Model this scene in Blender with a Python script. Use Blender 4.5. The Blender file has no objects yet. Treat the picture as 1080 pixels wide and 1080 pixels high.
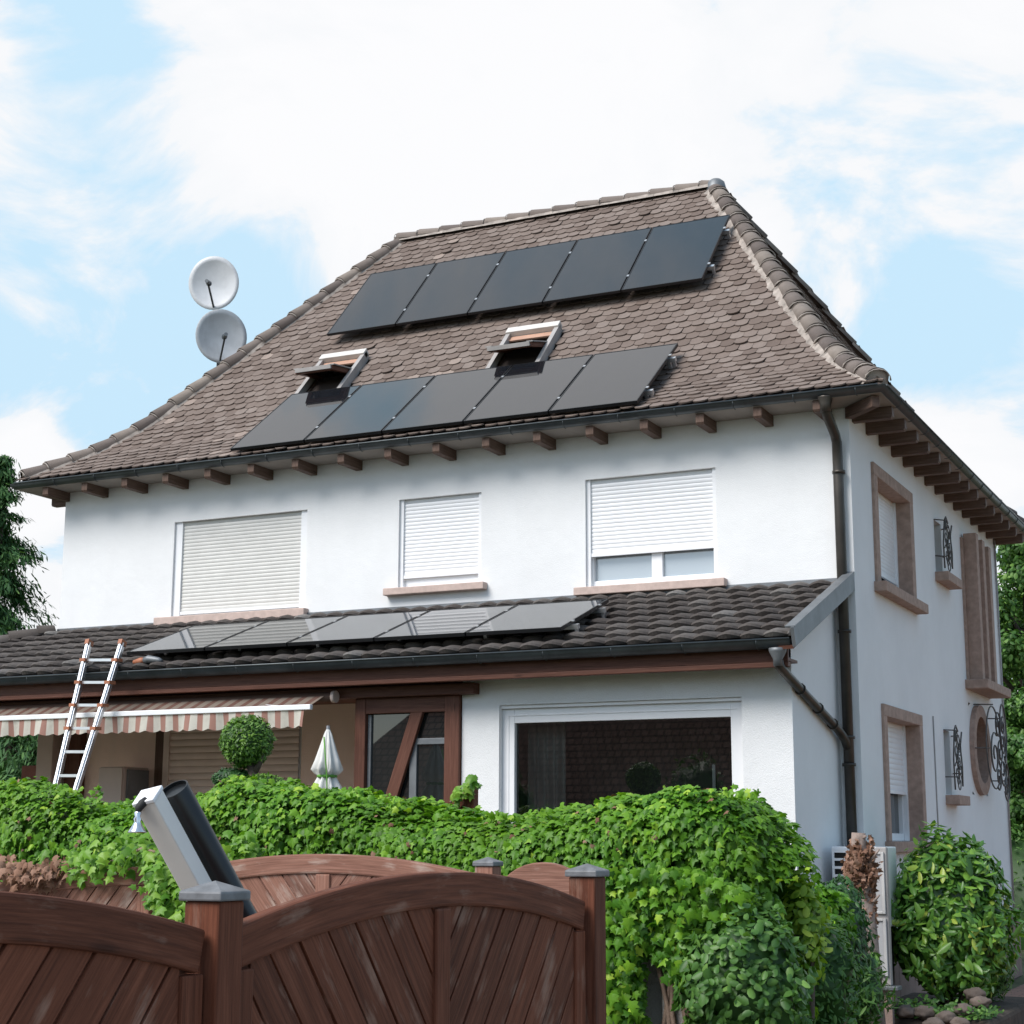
import bpy, math, random
import numpy as np
from mathutils import Vector, Matrix, noise

random.seed(7)
RNG = np.random.default_rng(11)
SC = bpy.context.scene
COL = SC.collection
EYE = 1.75                      # eye height above the street
HO = (-4.056, 16.0, EYE)        # front right corner of the house, at eye level
EO = (0.0, 0.0, EYE)

# ------------------------------------------------------------------ helpers
def tag(o, label=None, cat=None, group=None, kind=None):
    if label: o['label'] = label
    if cat: o['category'] = cat
    if group: o['group'] = group
    if kind: o['kind'] = kind
    return o

def empty(name, loc, label, cat, group=None):
    o = bpy.data.objects.new(name, None)
    COL.objects.link(o)
    o.location = loc
    o.empty_display_size = 0.2
    return tag(o, label, cat, group)

def world_loc(o):
    v = Vector((0, 0, 0))
    while o is not None:
        v += o.location
        o = o.parent
    return v

class MB:
    """collects shapes (authored in world axes about an origin) into one mesh"""
    def __init__(self, org=(0, 0, 0)):
        self.v, self.f, self.uv, self.rnd, self.sm = [], [], [], [], []
        self.org = Vector(org)

    def face(self, idx, uv=None, rnd=0.5, sm=False):
        self.f.append(tuple(idx)); self.uv.append(uv); self.rnd.append(rnd); self.sm.append(sm)

    def pts(self, ps):
        b = len(self.v)
        self.v.extend([Vector(p) for p in ps])
        return b

    def box(self, x0, x1, y0, y1, z0, z1, rnd=None):
        rnd = random.random() if rnd is None else rnd
        b = self.pts([(x0, y0, z0), (x1, y0, z0), (x1, y1, z0), (x0, y1, z0), (x0, y0, z1), (x1, y0, z1), (x1, y1, z1), (x0, y1, z1)])
        dx, dy, dz = x1 - x0, y1 - y0, z1 - z0
        off = random.random() * 7
        def q(i, la, lb):
            if la >= lb: uv = [(off, off), (off + la, off), (off + la, off + lb), (off, off + lb)]
            else: uv = [(off, off), (off, off + la), (off + lb, off + la), (off + lb, off)]
            self.face([b + k for k in i], uv, rnd)
        q((0, 3, 2, 1), dy, dx); q((4, 5, 6, 7), dx, dy)
        q((0, 1, 5, 4), dx, dz); q((2, 3, 7, 6), dx, dz)
        q((1, 2, 6, 5), dy, dz); q((3, 0, 4, 7), dy, dz)

    def beam(self, p0, p1, w, h, up=(0, 0, 1), rnd=None):
        p0, p1 = Vector(p0), Vector(p1)
        d = p1 - p0; L = d.length; d.normalize()
        up = Vector(up)
        s = d.cross(up).normalized(); u = s.cross(d).normalized()
        rnd = random.random() if rnd is None else rnd
        off = random.random() * 7
        ps = []
        for p in (p0, p1):
            ps += [p - s * w / 2 - u * h / 2, p + s * w / 2 - u * h / 2, p + s * w / 2 + u * h / 2, p - s * w / 2 + u * h / 2]
        b = self.pts(ps)
        self.face((b, b + 3, b + 2, b + 1), [(off, 0), (off, h), (off + w, h), (off + w, 0)], rnd)
        self.face((b + 4, b + 5, b + 6, b + 7), [(off, 0), (off + w, 0), (off + w, h), (off, h)], rnd)
        for k, ww in ((0, w), (1, h), (2, w), (3, h)):
            a, c = b + k, b + (k + 1) % 4
            o2 = off + k * 0.37
            self.face((a, c, c + 4, a + 4), [(off, o2), (off, o2 + ww), (off + L, o2 + ww), (off + L, o2)], rnd)

    def tube(self, path, r, n=10, caps=True, sm=True, rnd=0.5, closed=False):
        path = [Vector(p) for p in path]
        m = len(path)
        rs = r if isinstance(r, (list, tuple)) else [r] * m
        rings = []
        prev = None
        for i, p in enumerate(path):
            if closed: t = path[(i + 1) % m] - path[i - 1]
            else: t = path[min(i + 1, m - 1)] - path[max(i - 1, 0)]
            t.normalize()
            if prev is None:
                a = Vector((0, 0, 1)) if abs(t.z) < 0.9 else Vector((1, 0, 0))
                s = t.cross(a).normalized()
            else:
                s = (prev - t * prev.dot(t))
                s = s.normalized() if s.length > 1e-6 else t.orthogonal().normalized()
            prev = s
            u = t.cross(s)
            rings.append(self.pts([p + (s * math.cos(2 * math.pi * k / n) + u * math.sin(2 * math.pi * k / n)) * rs[i] for k in range(n)]))
        for i in range(m if closed else m - 1):
            a, c = rings[i], rings[(i + 1) % m]
            for k in range(n):
                k2 = (k + 1) % n
                self.face((a + k, a + k2, c + k2, c + k), None, rnd, sm)
        if caps and not closed:
            self.face([rings[0] + k for k in range(n)][::-1], None, rnd)
            self.face([rings[-1] + k for k in range(n)], None, rnd)

    def lathe(self, cx, cy, prof, n=24, sm=True, rnd=0.5, caps=True):
        rings = [self.pts([(cx + r * math.cos(2 * math.pi * k / n), cy + r * math.sin(2 * math.pi * k / n), z) for k in range(n)]) for r, z in prof]
        for a, c in zip(rings, rings[1:]):
            for k in range(n):
                k2 = (k + 1) % n
                self.face((a + k, a + k2, c + k2, c + k), None, rnd, sm)
        if caps:
            self.face([rings[0] + k for k in range(n)][::-1], None, rnd)
            self.face([rings[-1] + k for k in range(n)], None, rnd)

    def prism(self, poly, axis, a0, a1, rnd=None, uvrot=0.0):
        """poly in the plane normal to axis ('x': (y,z), 'y': (x,z), 'z': (x,y)) extruded a0..a1"""
        rnd = random.random() if rnd is None else rnd
        def P(p, a):
            if axis == 'x': return (a, p[0], p[1])
            if axis == 'y': return (p[0], a, p[1])
            return (p[0], p[1], a)
        n = len(poly)
        ar = sum(poly[i][0] * poly[(i + 1) % n][1] - poly[(i + 1) % n][0] * poly[i][1] for i in range(n))
        if ar < 0: poly = poly[::-1]
        off = random.random() * 7
        c, s = math.cos(uvrot), math.sin(uvrot)
        uv = [(p[0] * c + p[1] * s + off, -p[0] * s + p[1] * c + off) for p in poly]
        b = self.pts([P(p, a0) for p in poly]); t = self.pts([P(p, a1) for p in poly])
        flip = axis == 'y'
        i0 = [b + k for k in range(n)]; i1 = [t + k for k in range(n)]
        if not flip:
            self.face(i0[::-1], uv[::-1], rnd); self.face(i1, uv, rnd)
        else:
            self.face(i0, uv, rnd); self.face(i1[::-1], uv[::-1], rnd)
        for k in range(n):
            k2 = (k + 1) % n
            q = (i0[k], i0[k2], i1[k2], i1[k])
            L = math.hypot(poly[k2][0] - poly[k][0], poly[k2][1] - poly[k][1])
            w = abs(a1 - a0)
            u4 = [(off, off), (off + L, off), (off + L, off + w), (off, off + w)]
            if flip: q = q[::-1]; u4 = u4[::-1]
            self.face(q, u4, rnd)

    def sweep(self, path, w, h, side, rnd=None, cap=True):
        """rectangular section swept along path in a vertical plane; side = unit normal of the plane"""
        rnd = random.random() if rnd is None else rnd
        side = Vector(side); path = [Vector(p) for p in path]
        rings = []; L = [0.0]
        for i, p in enumerate(path):
            t = (path[min(i + 1, len(path) - 1)] - path[max(i - 1, 0)]).normalized()
            u = side.cross(t).normalized()
            if u.z < 0: u = -u
            rings.append(self.pts([p - side * w / 2 - u * h, p + side * w / 2 - u * h, p + side * w / 2, p - side * w / 2]))
            if i: L.append(L[-1] + (p - path[i - 1]).length)
        off = random.random() * 5
        for i in range(len(path) - 1):
            a, c = rings[i], rings[i + 1]
            for k, ww in ((0, w), (1, h), (2, w), (3, h)):
                k2 = (k + 1) % 4; o2 = off + k * 0.4
                self.face((a + k, a + k2, c + k2, c + k), [(L[i], o2), (L[i], o2 + ww), (L[i + 1], o2 + ww), (L[i + 1], o2)], rnd)
        if cap:
            self.face([rings[0] + k for k in (3, 2, 1, 0)], [(0, 0), (0, h), (w, h), (w, 0)], rnd)
            self.face([rings[-1] + k for k in (0, 1, 2, 3)], [(0, 0), (0, h), (w, h), (w, 0)], rnd)

    def build(self, name, mat, parent=None, bevel=0.0, fix=False):
        me = bpy.data.meshes.new(name)
        off = self.org - (world_loc(parent) if parent is not None else Vector((0, 0, 0)))
        me.from_pydata([v + off for v in self.v], [], self.f)
        a = me.attributes.new('rnd', 'FLOAT', 'FACE')
        a.data.foreach_set('value', self.rnd)
        me.polygons.foreach_set('use_smooth', self.sm)
        uvl = me.uv_layers.new(name='UVMap')
        buf = []
        for f, uv in zip(self.f, self.uv):
            for k in range(len(f)):
                buf.extend(uv[k] if uv else (0.0, 0.0))
        uvl.data.foreach_set('uv', buf)
        me.materials.append(mat)
        if fix:
            import bmesh
            bm = bmesh.new(); bm.from_mesh(me)
            bmesh.ops.recalc_face_normals(bm, faces=bm.faces); bm.to_mesh(me); bm.free()
        me.update()
        o = bpy.data.objects.new(name, me)
        COL.objects.link(o)
        if parent is not None: o.parent = parent
        if bevel:
            m = o.modifiers.new('edge', 'BEVEL'); m.width = bevel; m.segments = 2; m.limit_method = 'ANGLE'; m.angle_limit = math.radians(40)
        return o

def copy_tree(o, parent=None):
    c = o.copy(); COL.objects.link(c); c.parent = parent
    for ch in o.children: copy_tree(ch, c)
    return c

# ------------------------------------------------------------------ materials
def new_mat(name):
    m = bpy.data.materials.new(name); m.use_nodes = True
    nt = m.node_tree; nt.nodes.clear()
    out = nt.nodes.new('ShaderNodeOutputMaterial')
    bs = nt.nodes.new('ShaderNodeBsdfPrincipled')
    nt.links.new(bs.outputs[0], out.inputs[0])
    return m, nt, bs, out

def N(nt, t, **kw):
    n = nt.nodes.new(t)
    for k, v in kw.items():
        if k == 'ins':
            for a, b in v.items(): n.inputs[a].default_value = b
        else: setattr(n, k, v)
    return n

def ramp(nt, src, stops):
    r = nt.nodes.new('ShaderNodeValToRGB')
    el = r.color_ramp.elements
    while len(el) < len(stops): el.new(0.5)
    for e, (p, c) in zip(el, stops):
        e.position = p; e.color = (*c, 1) if len(c) == 3 else c
    nt.links.new(src, r.inputs[0])
    return r.outputs[0]

def mixc(nt, fac, a, b, mode='MIX'):
    m = nt.nodes.new('ShaderNodeMix'); m.data_type = 'RGBA'; m.blend_type = mode
    for s, v in ((m.inputs[0], fac), (m.inputs[6], a), (m.inputs[7], b)):
        if isinstance(v, (int, float)): s.default_value = v
        elif isinstance(v, tuple): s.default_value = (*v, 1)
        else: nt.links.new(v, s)
    return m.outputs[2]

def objco(nt, scale=(1, 1, 1), uv=False):
    tc = N(nt, 'ShaderNodeTexCoord'); mp = N(nt, 'ShaderNodeMapping')
    mp.inputs['Scale'].default_value = scale
    nt.links.new(tc.outputs['UV' if uv else 'Object'], mp.inputs[0])
    return mp.outputs[0]

def noise_n(nt, vec, scale, detail=4, rough=0.55):
    n = N(nt, 'ShaderNodeTexNoise', ins={'Scale': scale, 'Detail': detail, 'Roughness': rough})
    nt.links.new(vec, n.inputs['Vector'])
    return n.outputs[0]

def bump(nt, bs, h, strength, dist=0.01):
    b = N(nt, 'ShaderNodeBump', ins={'Strength': strength, 'Distance': dist})
    nt.links.new(h, b.inputs['Height']); nt.links.new(b.outputs[0], bs.inputs['Normal'])

def rnd_attr(nt):
    return N(nt, 'ShaderNodeAttribute', attribute_name='rnd').outputs['Fac']

def simple(name, col, rough=0.5, metal=0.0, var=0.12, scale=6, spec=0.5, bumps=0.0, bscale=60, dirt=None):
    m, nt, bs, _ = new_mat(name)
    co = objco(nt)
    n1 = noise_n(nt, co, scale, 5)
    dk = tuple(c * (1 - var) for c in col); lt = tuple(min(1, c * (1 + var)) for c in col)
    c = ramp(nt, n1, [(0.3, dk), (0.7, lt)])
    if dirt:
        n2 = noise_n(nt, objco(nt, (1, 1, 0.25)), 2.2, 6, 0.65)
        c = mixc(nt, ramp(nt, n2, [(0.52, (0, 0, 0)), (0.8, (dirt[3],) * 3)]), c, tuple(dirt[:3]))
    nt.links.new(c, bs.inputs['Base Color'])
    bs.inputs['Roughness'].default_value = rough; bs.inputs['Metallic'].default_value = metal
    bs.inputs['Specular IOR Level'].default_value = spec
    if bumps: bump(nt, bs, noise_n(nt, co, bscale, 4), bumps, 0.01)
    return m

def stucco(name, col, dirt=(0.45, 0.44, 0.42, 0.25)):
    m, nt, bs, _ = new_mat(name)
    co = objco(nt)
    n1 = noise_n(nt, co, 1.3, 6, 0.6)
    c = ramp(nt, n1, [(0.3, tuple(x * 0.925 for x in col)), (0.7, col)])
    n2 = noise_n(nt, objco(nt, (2.2, 2.2, 0.3)), 1.6, 6, 0.7)
    c = mixc(nt, ramp(nt, n2, [(0.5, (0, 0, 0)), (0.85, (dirt[3],) * 3)]), c, tuple(dirt[:3]))
    nt.links.new(c, bs.inputs['Base Color'])
    bs.inputs['Roughness'].default_value = 0.9; bs.inputs['Specular IOR Level'].default_value = 0.2
    n3 = noise_n(nt, co, 130, 3)
    n4 = noise_n(nt, co, 7, 4)
    ad = N(nt, 'ShaderNodeMath', operation='ADD'); nt.links.new(n3, ad.inputs[0]); nt.links.new(n4, ad.inputs[1])
    bump(nt, bs, ad.outputs[0], 0.42, 0.014)
    return m

def wood(name, dark, mid, light, worn=None, wornamt=0.4, rough=0.6):
    m, nt, bs, _ = new_mat(name)
    uv = objco(nt, (1.2, 22, 1), uv=True)
    n1 = noise_n(nt, uv, 2.0, 6, 0.65)
    c = ramp(nt, n1, [(0.28, dark), (0.5, mid), (0.74, light)])
    r = rnd_attr(nt)
    c = mixc(nt, ramp(nt, r, [(0.0, (0.0,) * 3), (1.0, (0.45,) * 3)]), c, mid)
    c = mixc(nt, 1.0, c, ramp(nt, r, [(0.0, (0.72, 0.72, 0.72)), (1.0, (1.2, 1.18, 1.15))]), 'MULTIPLY')
    gr = noise_n(nt, objco(nt, (3.0, 95, 1), uv=True), 1.6, 4, 0.6)
    c = mixc(nt, 0.75, c, ramp(nt, gr, [(0.3, (0.55, 0.52, 0.5)), (0.62, (1.15, 1.15, 1.15))]), 'MULTIPLY')
    kn = N(nt, 'ShaderNodeTexVoronoi', feature='F1', ins={'Scale': 1.0, 'Randomness': 1.0}); nt.links.new(objco(nt, (2.2, 9.0, 1), uv=True), kn.inputs['Vector'])
    c = mixc(nt, ramp(nt, kn.outputs['Distance'], [(0.05, (0.7,) * 3), (0.13, (0.0,) * 3)]), c, tuple(x * 0.5 for x in dark))
    if worn:
        n2 = noise_n(nt, objco(nt, (1.0, 7, 1), uv=True), 2.6, 6, 0.7)
        n3 = noise_n(nt, objco(nt), 5.0, 3, 0.5)
        mu = N(nt, 'ShaderNodeMath', operation='MULTIPLY'); nt.links.new(n2, mu.inputs[0]); nt.links.new(n3, mu.inputs[1])
        c = mixc(nt, ramp(nt, mu.outputs[0], [(0.28, (0, 0, 0)), (0.44, (wornamt,) * 3)]), c, worn)
    nt.links.new(c, bs.inputs['Base Color'])
    bs.inputs['Roughness'].default_value = rough; bs.inputs['Specular IOR Level'].default_value = 0.2
    bump(nt, bs, n1, 0.35, 0.006)
    return m

def tile_mat(name, stops, lichen, rough=0.85):
    m, nt, bs, _ = new_mat(name)
    r = rnd_attr(nt)
    c = ramp(nt, r, stops)
    co = objco(nt)
    n1 = noise_n(nt, co, 9, 6, 0.7)
    c = mixc(nt, ramp(nt, n1, [(0.3, (0.35,) * 3), (0.75, (0,) * 3)]), c, tuple(x * 0.62 for x in stops[0][1]))
    n2 = noise_n(nt, co, 2.3, 8, 0.75)
    c = mixc(nt, ramp(nt, n2, [(0.56, (0, 0, 0)), (0.78, (0.55,) * 3)]), c, lichen)
    nt.links.new(c, bs.inputs['Base Color'])
    bs.inputs['Roughness'].default_value = rough; bs.inputs['Specular IOR Level'].default_value = 0.3
    bump(nt, bs, noise_n(nt, co, 70, 4), 0.25, 0.006)
    return m

def leaf_mat(name, stops, transl=0.3, rough=0.42, spec=0.4, patch=None):
    m, nt, bs, out = new_mat(name)
    r = rnd_attr(nt)
    c = ramp(nt, r, stops)
    if patch:
        n = noise_n(nt, objco(nt), patch[1], 3)
        c = mixc(nt, ramp(nt, n, [(0.42, (0, 0, 0)), (0.66, (patch[2],) * 3)]), c, patch[0])
    nt.links.new(c, bs.inputs['Base Color'])
    bs.inputs['Roughness'].default_value = rough; bs.inputs['Specular IOR Level'].default_value = spec
    if transl:
        tr = N(nt, 'ShaderNodeBsdfTranslucent')
        nt.links.new(mixc(nt, 1.0, c, (1.25, 1.3, 0.5), 'MULTIPLY'), tr.inputs['Color'])
        mx = N(nt, 'ShaderNodeMixShader', ins={0: transl})
        nt.links.new(bs.outputs[0], mx.inputs[1]); nt.links.new(tr.outputs[0], mx.inputs[2])
        nt.links.new(mx.outputs[0], out.inputs[0])
    return m

def glass_mat(name, col, ior=1.5, rough=0.02, wav=0.0):
    m, nt, bs, _ = new_mat(name)
    bs.inputs['Base Color'].default_value = (*col, 1)
    bs.inputs['Roughness'].default_value = rough
    bs.inputs['IOR'].default_value = ior
    if wav: bump(nt, bs, noise_n(nt, objco(nt), 1.2, 2), wav, 0.02)
    return m

M = {}
M['white_wall'] = stucco('white_render', (0.83, 0.83, 0.83), (0.62, 0.62, 0.62, 0.14))
M['terrace_wall'] = stucco('beige_render', (0.85, 0.67, 0.59))
M['stone'] = simple('sandstone', (0.36, 0.25, 0.2), 0.85, var=0.2, scale=14, bumps=0.3)
M['sill'] = simple('pink_sill', (0.52, 0.4, 0.35), 0.8, var=0.12, scale=14, bumps=0.2)
M['plinth'] = simple('plinth_render', (0.27, 0.19, 0.16), 0.9, var=0.15, scale=5, bumps=0.4, dirt=(0.15, 0.12, 0.1, 0.6))
M['roof_tile'] = tile_mat('beavertail_tile', [(0.0, (0.14, 0.103, 0.085)), (0.35, (0.19, 0.145, 0.122)), (0.8, (0.225, 0.177, 0.152)), (0.95, (0.245, 0.197, 0.17)), (1.0, (0.33, 0.26, 0.22))], (0.2, 0.165, 0.14))
M['hip_tile'] = tile_mat('hip_tile', [(0.0, (0.13, 0.105, 0.095)), (0.6, (0.2, 0.165, 0.145)), (1.0, (0.29, 0.245, 0.21))], (0.24, 0.22, 0.2))
M['mortar'] = simple('lime_mortar', (0.33, 0.285, 0.25), 0.95, var=0.35, scale=9, bumps=0.6, bscale=30)
M['deck'] = simple('roof_deck', (0.06, 0.045, 0.04), 0.9)
M['porch_tile'] = tile_mat('concrete_tile', [(0.0, (0.062, 0.052, 0.047)), (0.5, (0.088, 0.075, 0.068)), (0.9, (0.12, 0.105, 0.096)), (1.0, (0.2, 0.19, 0.18))], (0.15, 0.14, 0.125))
M['zinc'] = simple('dark_zinc', (0.075, 0.085, 0.09), 0.42, metal=0.55, var=0.25, scale=4, spec=0.5)
M['zinc_light'] = simple('grey_zinc', (0.17, 0.18, 0.19), 0.5, metal=0.4, var=0.2, scale=5)
M['pipe_brown'] = simple('weathered_pipe', (0.055, 0.047, 0.04), 0.4, metal=0.5, var=0.4, scale=3)
M['steel'] = simple('steel', (0.55, 0.56, 0.57), 0.35, metal=0.8)
M['alu'] = simple('aluminium', (0.72, 0.73, 0.75), 0.32, metal=0.85, var=0.06)
M['white_pvc'] = simple('white_pvc', (0.82, 0.82, 0.83), 0.35, var=0.02)
M['shutter_white'] = simple('white_slats', (0.8, 0.8, 0.81), 0.4, var=0.02)
M['shutter_grey'] = simple('grey_slats', (0.62, 0.61, 0.58), 0.45, var=0.05)
M['shutter_beige'] = simple('beige_slats', (0.6, 0.5, 0.45), 0.5, var=0.05)
M['glass'] = glass_mat('window_glass', (0.014, 0.017, 0.017), 1.8, 0.012, 0.02)
M['glass_pale'] = glass_mat('sky_reflection_glass', (0.34, 0.38, 0.41), 2.6, 0.03, 0.25)  # pale base colour paints in the sky reflected by the pane
M['pv'] = None
M['pv_frame'] = simple('black_frame', (0.012, 0.012, 0.014), 0.4, metal=0.2)
M['brown_wood'] = wood('brown_beam', (0.085, 0.036, 0.024), (0.13, 0.056, 0.039), (0.175, 0.08, 0.056), rough=0.5)
M['rafter_wood'] = wood('rafter_wood', (0.09, 0.055, 0.042), (0.14, 0.09, 0.07), (0.19, 0.13, 0.105))
M['soffit'] = simple('soffit_board', (0.3, 0.265, 0.235), 0.85, var=0.12, scale=3)
M['fence_dark'] = wood('dark_stain', (0.07, 0.022, 0.012), (0.145, 0.048, 0.026), (0.235, 0.086, 0.05), (0.38, 0.25, 0.19), 0.7, 0.72)
M['fence_light'] = wood('faded_stain', (0.14, 0.068, 0.05), (0.25, 0.125, 0.092), (0.34, 0.19, 0.145), (0.5, 0.4, 0.34), 0.95, 0.8)
M['cap'] = simple('cap_metal', (0.16, 0.165, 0.175), 0.55, metal=0.25, var=0.3, scale=22, dirt=(0.24, 0.2, 0.17, 0.7))
M['white_paint'] = simple('white_paint', (0.82, 0.78, 0.72), 0.45, var=0.06, scale=4, dirt=(0.5, 0.36, 0.26, 0.35))
M['black_plastic'] = simple('black_plastic', (0.008, 0.009, 0.01), 0.3, var=0.3)
M['black_rubber'] = simple('black_rubber', (0.02, 0.02, 0.02), 0.7)
M['chrome'] = simple('chrome', (0.75, 0.76, 0.78), 0.18, metal=0.95, var=0.05)
M['dish'] = simple('dish_paint', (0.62, 0.63, 0.65), 0.45, var=0.1, scale=5, dirt=(0.4, 0.4, 0.4, 0.4))
M['dish_old'] = simple('dish_aged', (0.48, 0.5, 0.52), 0.5, var=0.12, scale=5, dirt=(0.27, 0.27, 0.27, 0.8))
M['iron'] = simple('wrought_iron', (0.1, 0.093, 0.088), 0.55, metal=0.3, var=0.3, scale=15)
M['awning_top'] = None
M['cloth'] = simple('white_cloth', (0.66, 0.65, 0.62), 0.9, var=0.06, bumps=0.3, bscale=25)
M['cloth_green'] = simple('green_cloth', (0.1, 0.28, 0.04), 0.9)
M['orange'] = simple('orange_plastic', (0.38, 0.14, 0.07), 0.6)
M['cabinet'] = simple('cabinet_board', (0.5, 0.41, 0.37), 0.6, var=0.05)
M['brick_red'] = simple('red_brown_board', (0.2, 0.075, 0.05), 0.8, var=0.2, bumps=0.2)
M['bark'] = simple('bark', (0.09, 0.065, 0.05), 0.95, var=0.4, scale=18, bumps=1.0, bscale=30)
M['cut_bark'] = simple('pale_bark', (0.26, 0.2, 0.17), 0.95, var=0.4, scale=14, bumps=1.0, bscale=25)
M['masonry'] = stucco('old_masonry', (0.42, 0.4, 0.38), (0.16, 0.15, 0.13, 0.9))
M['vine'] = simple('ivy_wood', (0.24, 0.17, 0.13), 0.9, var=0.3, bumps=0.6)
M['box_metal'] = simple('grey_box', (0.36, 0.335, 0.32), 0.5, var=0.12, dirt=(0.22, 0.2, 0.18, 0.6))
M['box_panel'] = glass_mat('meter_panel', (0.42, 0.42, 0.43), 1.5, 0.25)
M['rock'] = simple('field_stone', (0.15, 0.115, 0.095), 0.9, var=0.35, scale=6, bumps=0.8, bscale=14)
M['car_paint'] = simple('grey_car_paint', (0.05, 0.06, 0.075), 0.25, metal=0.4, var=0.05)
M['dark_inside'] = simple('dark_inside', (0.012, 0.011, 0.01), 0.9)
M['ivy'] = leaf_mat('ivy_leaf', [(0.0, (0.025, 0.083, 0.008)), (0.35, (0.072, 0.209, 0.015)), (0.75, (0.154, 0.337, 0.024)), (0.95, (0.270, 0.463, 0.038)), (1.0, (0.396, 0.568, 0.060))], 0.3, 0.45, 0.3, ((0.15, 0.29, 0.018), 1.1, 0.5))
M['ivy_fresh'] = leaf_mat('fresh_ivy_leaf', [(0.0, (0.07, 0.19, 0.015)), (0.6, (0.16, 0.34, 0.03)), (1.0, (0.26, 0.44, 0.06))], 0.35, 0.45)
M['dry'] = leaf_mat('dry_leaf', [(0.0, (0.14, 0.07, 0.045)), (0.5, (0.25, 0.14, 0.095)), (1.0, (0.36, 0.22, 0.16))], 0.15, 0.8, 0.15)
M['box_tree'] = leaf_mat('boxwood_leaf', [(0.0, (0.038, 0.089, 0.017)), (0.5, (0.096, 0.211, 0.029)), (1.0, (0.230, 0.406, 0.056))], 0.25)
M['laurel'] = leaf_mat('laurel_leaf', [(0.0, (0.046, 0.122, 0.024)), (0.45, (0.106, 0.260, 0.042)), (0.8, (0.232, 0.418, 0.061)), (1.0, (0.504, 0.600, 0.104))], 0.25, 0.32, 0.5)
M['shrub_dark'] = leaf_mat('dark_shrub_leaf', [(0.0, (0.015, 0.050, 0.013)), (0.6, (0.037, 0.112, 0.025)), (1.0, (0.081, 0.188, 0.050))], 0.2, 0.45)
M['shrub_yellow'] = leaf_mat('golden_leaf', [(0.0, (0.088, 0.198, 0.022)), (0.5, (0.220, 0.363, 0.039)), (1.0, (0.440, 0.550, 0.066))], 0.35, 0.45)
M['shrub_mid'] = leaf_mat('mid_shrub_leaf', [(0.0, (0.035, 0.098, 0.019)), (0.6, (0.084, 0.195, 0.039)), (1.0, (0.168, 0.312, 0.065))], 0.25, 0.45)
M['conifer'] = leaf_mat('conifer_needle', [(0.0, (0.022, 0.062, 0.024)), (0.6, (0.064, 0.147, 0.048)), (1.0, (0.147, 0.276, 0.078))], 0.1, 0.6, 0.2)
M['tree'] = leaf_mat('tree_leaf', [(0.0, (0.040, 0.105, 0.025)), (0.6, (0.100, 0.220, 0.049)), (1.0, (0.237, 0.386, 0.088))], 0.35, 0.5)

def make_pv():
    m, nt, bs, _ = new_mat('photovoltaic_cells')
    uv = objco(nt, (1, 1, 1), uv=True)
    # cells of 0.158 m with fine dark gaps
    br = N(nt, 'ShaderNodeTexBrick', offset=0.0, squash=1.0, ins={'Scale': 1.0, 'Mortar Size': 0.0022, 'Brick Width': 0.163, 'Row Height': 0.163,
        'Color1': (0.010, 0.011, 0.014, 1), 'Color2': (0.012, 0.013, 0.016, 1), 'Mortar': (0.006, 0.006, 0.007, 1)})
    nt.links.new(uv, br.inputs['Vector'])
    nt.links.new(br.outputs['Color'], bs.inputs['Base Color'])
    bs.inputs['Roughness'].default_value = 0.03
    bs.inputs['IOR'].default_value = 1.68
    n = noise_n(nt, objco(nt), 0.9, 2)
    bump(nt, bs, n, 0.03, 0.02)
    return m
M['pv'] = make_pv()

def make_stripes(name, a, b, w, darkn=1.0):
    m, nt, bs, _ = new_mat(name)
    tc = objco(nt, (1, 1, 1), uv=True)
    sx = N(nt, 'ShaderNodeSeparateXYZ'); nt.links.new(tc, sx.inputs[0])
    dv = N(nt, 'ShaderNodeMath', operation='DIVIDE', ins={1: w}); nt.links.new(sx.outputs[0], dv.inputs[0])
    fr = N(nt, 'ShaderNodeMath', operation='FRACT'); nt.links.new(dv.outputs[0], fr.inputs[0])
    c = ramp(nt, fr.outputs[0], [(0.0, a), (0.06, a), (0.08, b), (0.5, b), (0.52, a), (1.0, a)])
    r = c.node; r.color_ramp.interpolation = 'LINEAR'
    r.color_ramp.elements[0].color = (*a, 1)
    n = noise_n(nt, objco(nt), 16, 4)
    c = mixc(nt, ramp(nt, n, [(0.5, (0, 0, 0)), (0.8, (0.3,) * 3)]), c, (0.36, 0.3, 0.26))
    nt.links.new(c, bs.inputs['Base Color']); bs.inputs['Roughness'].default_value = 0.9
    tr = N(nt, 'ShaderNodeBsdfTranslucent'); nt.links.new(c, tr.inputs['Color'])
    mx = N(nt, 'ShaderNodeMixShader', ins={0: 0.35}); nt.links.new(bs.outputs[0], mx.inputs[1]); nt.links.new(tr.outputs[0], mx.inputs[2]); nt.links.new(mx.outputs[0], _.inputs[0])
    return m
M['awning_canvas'] = make_stripes('shaded_canvas', (0.27, 0.22, 0.18), (0.17, 0.085, 0.065), 0.155)  # same fabric as the valance, its colour darkened to paint the gutter's shade
M['awning_top'] = make_stripes('striped_canvas', (0.74, 0.71, 0.62), (0.46, 0.25, 0.2), 0.155)

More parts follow.
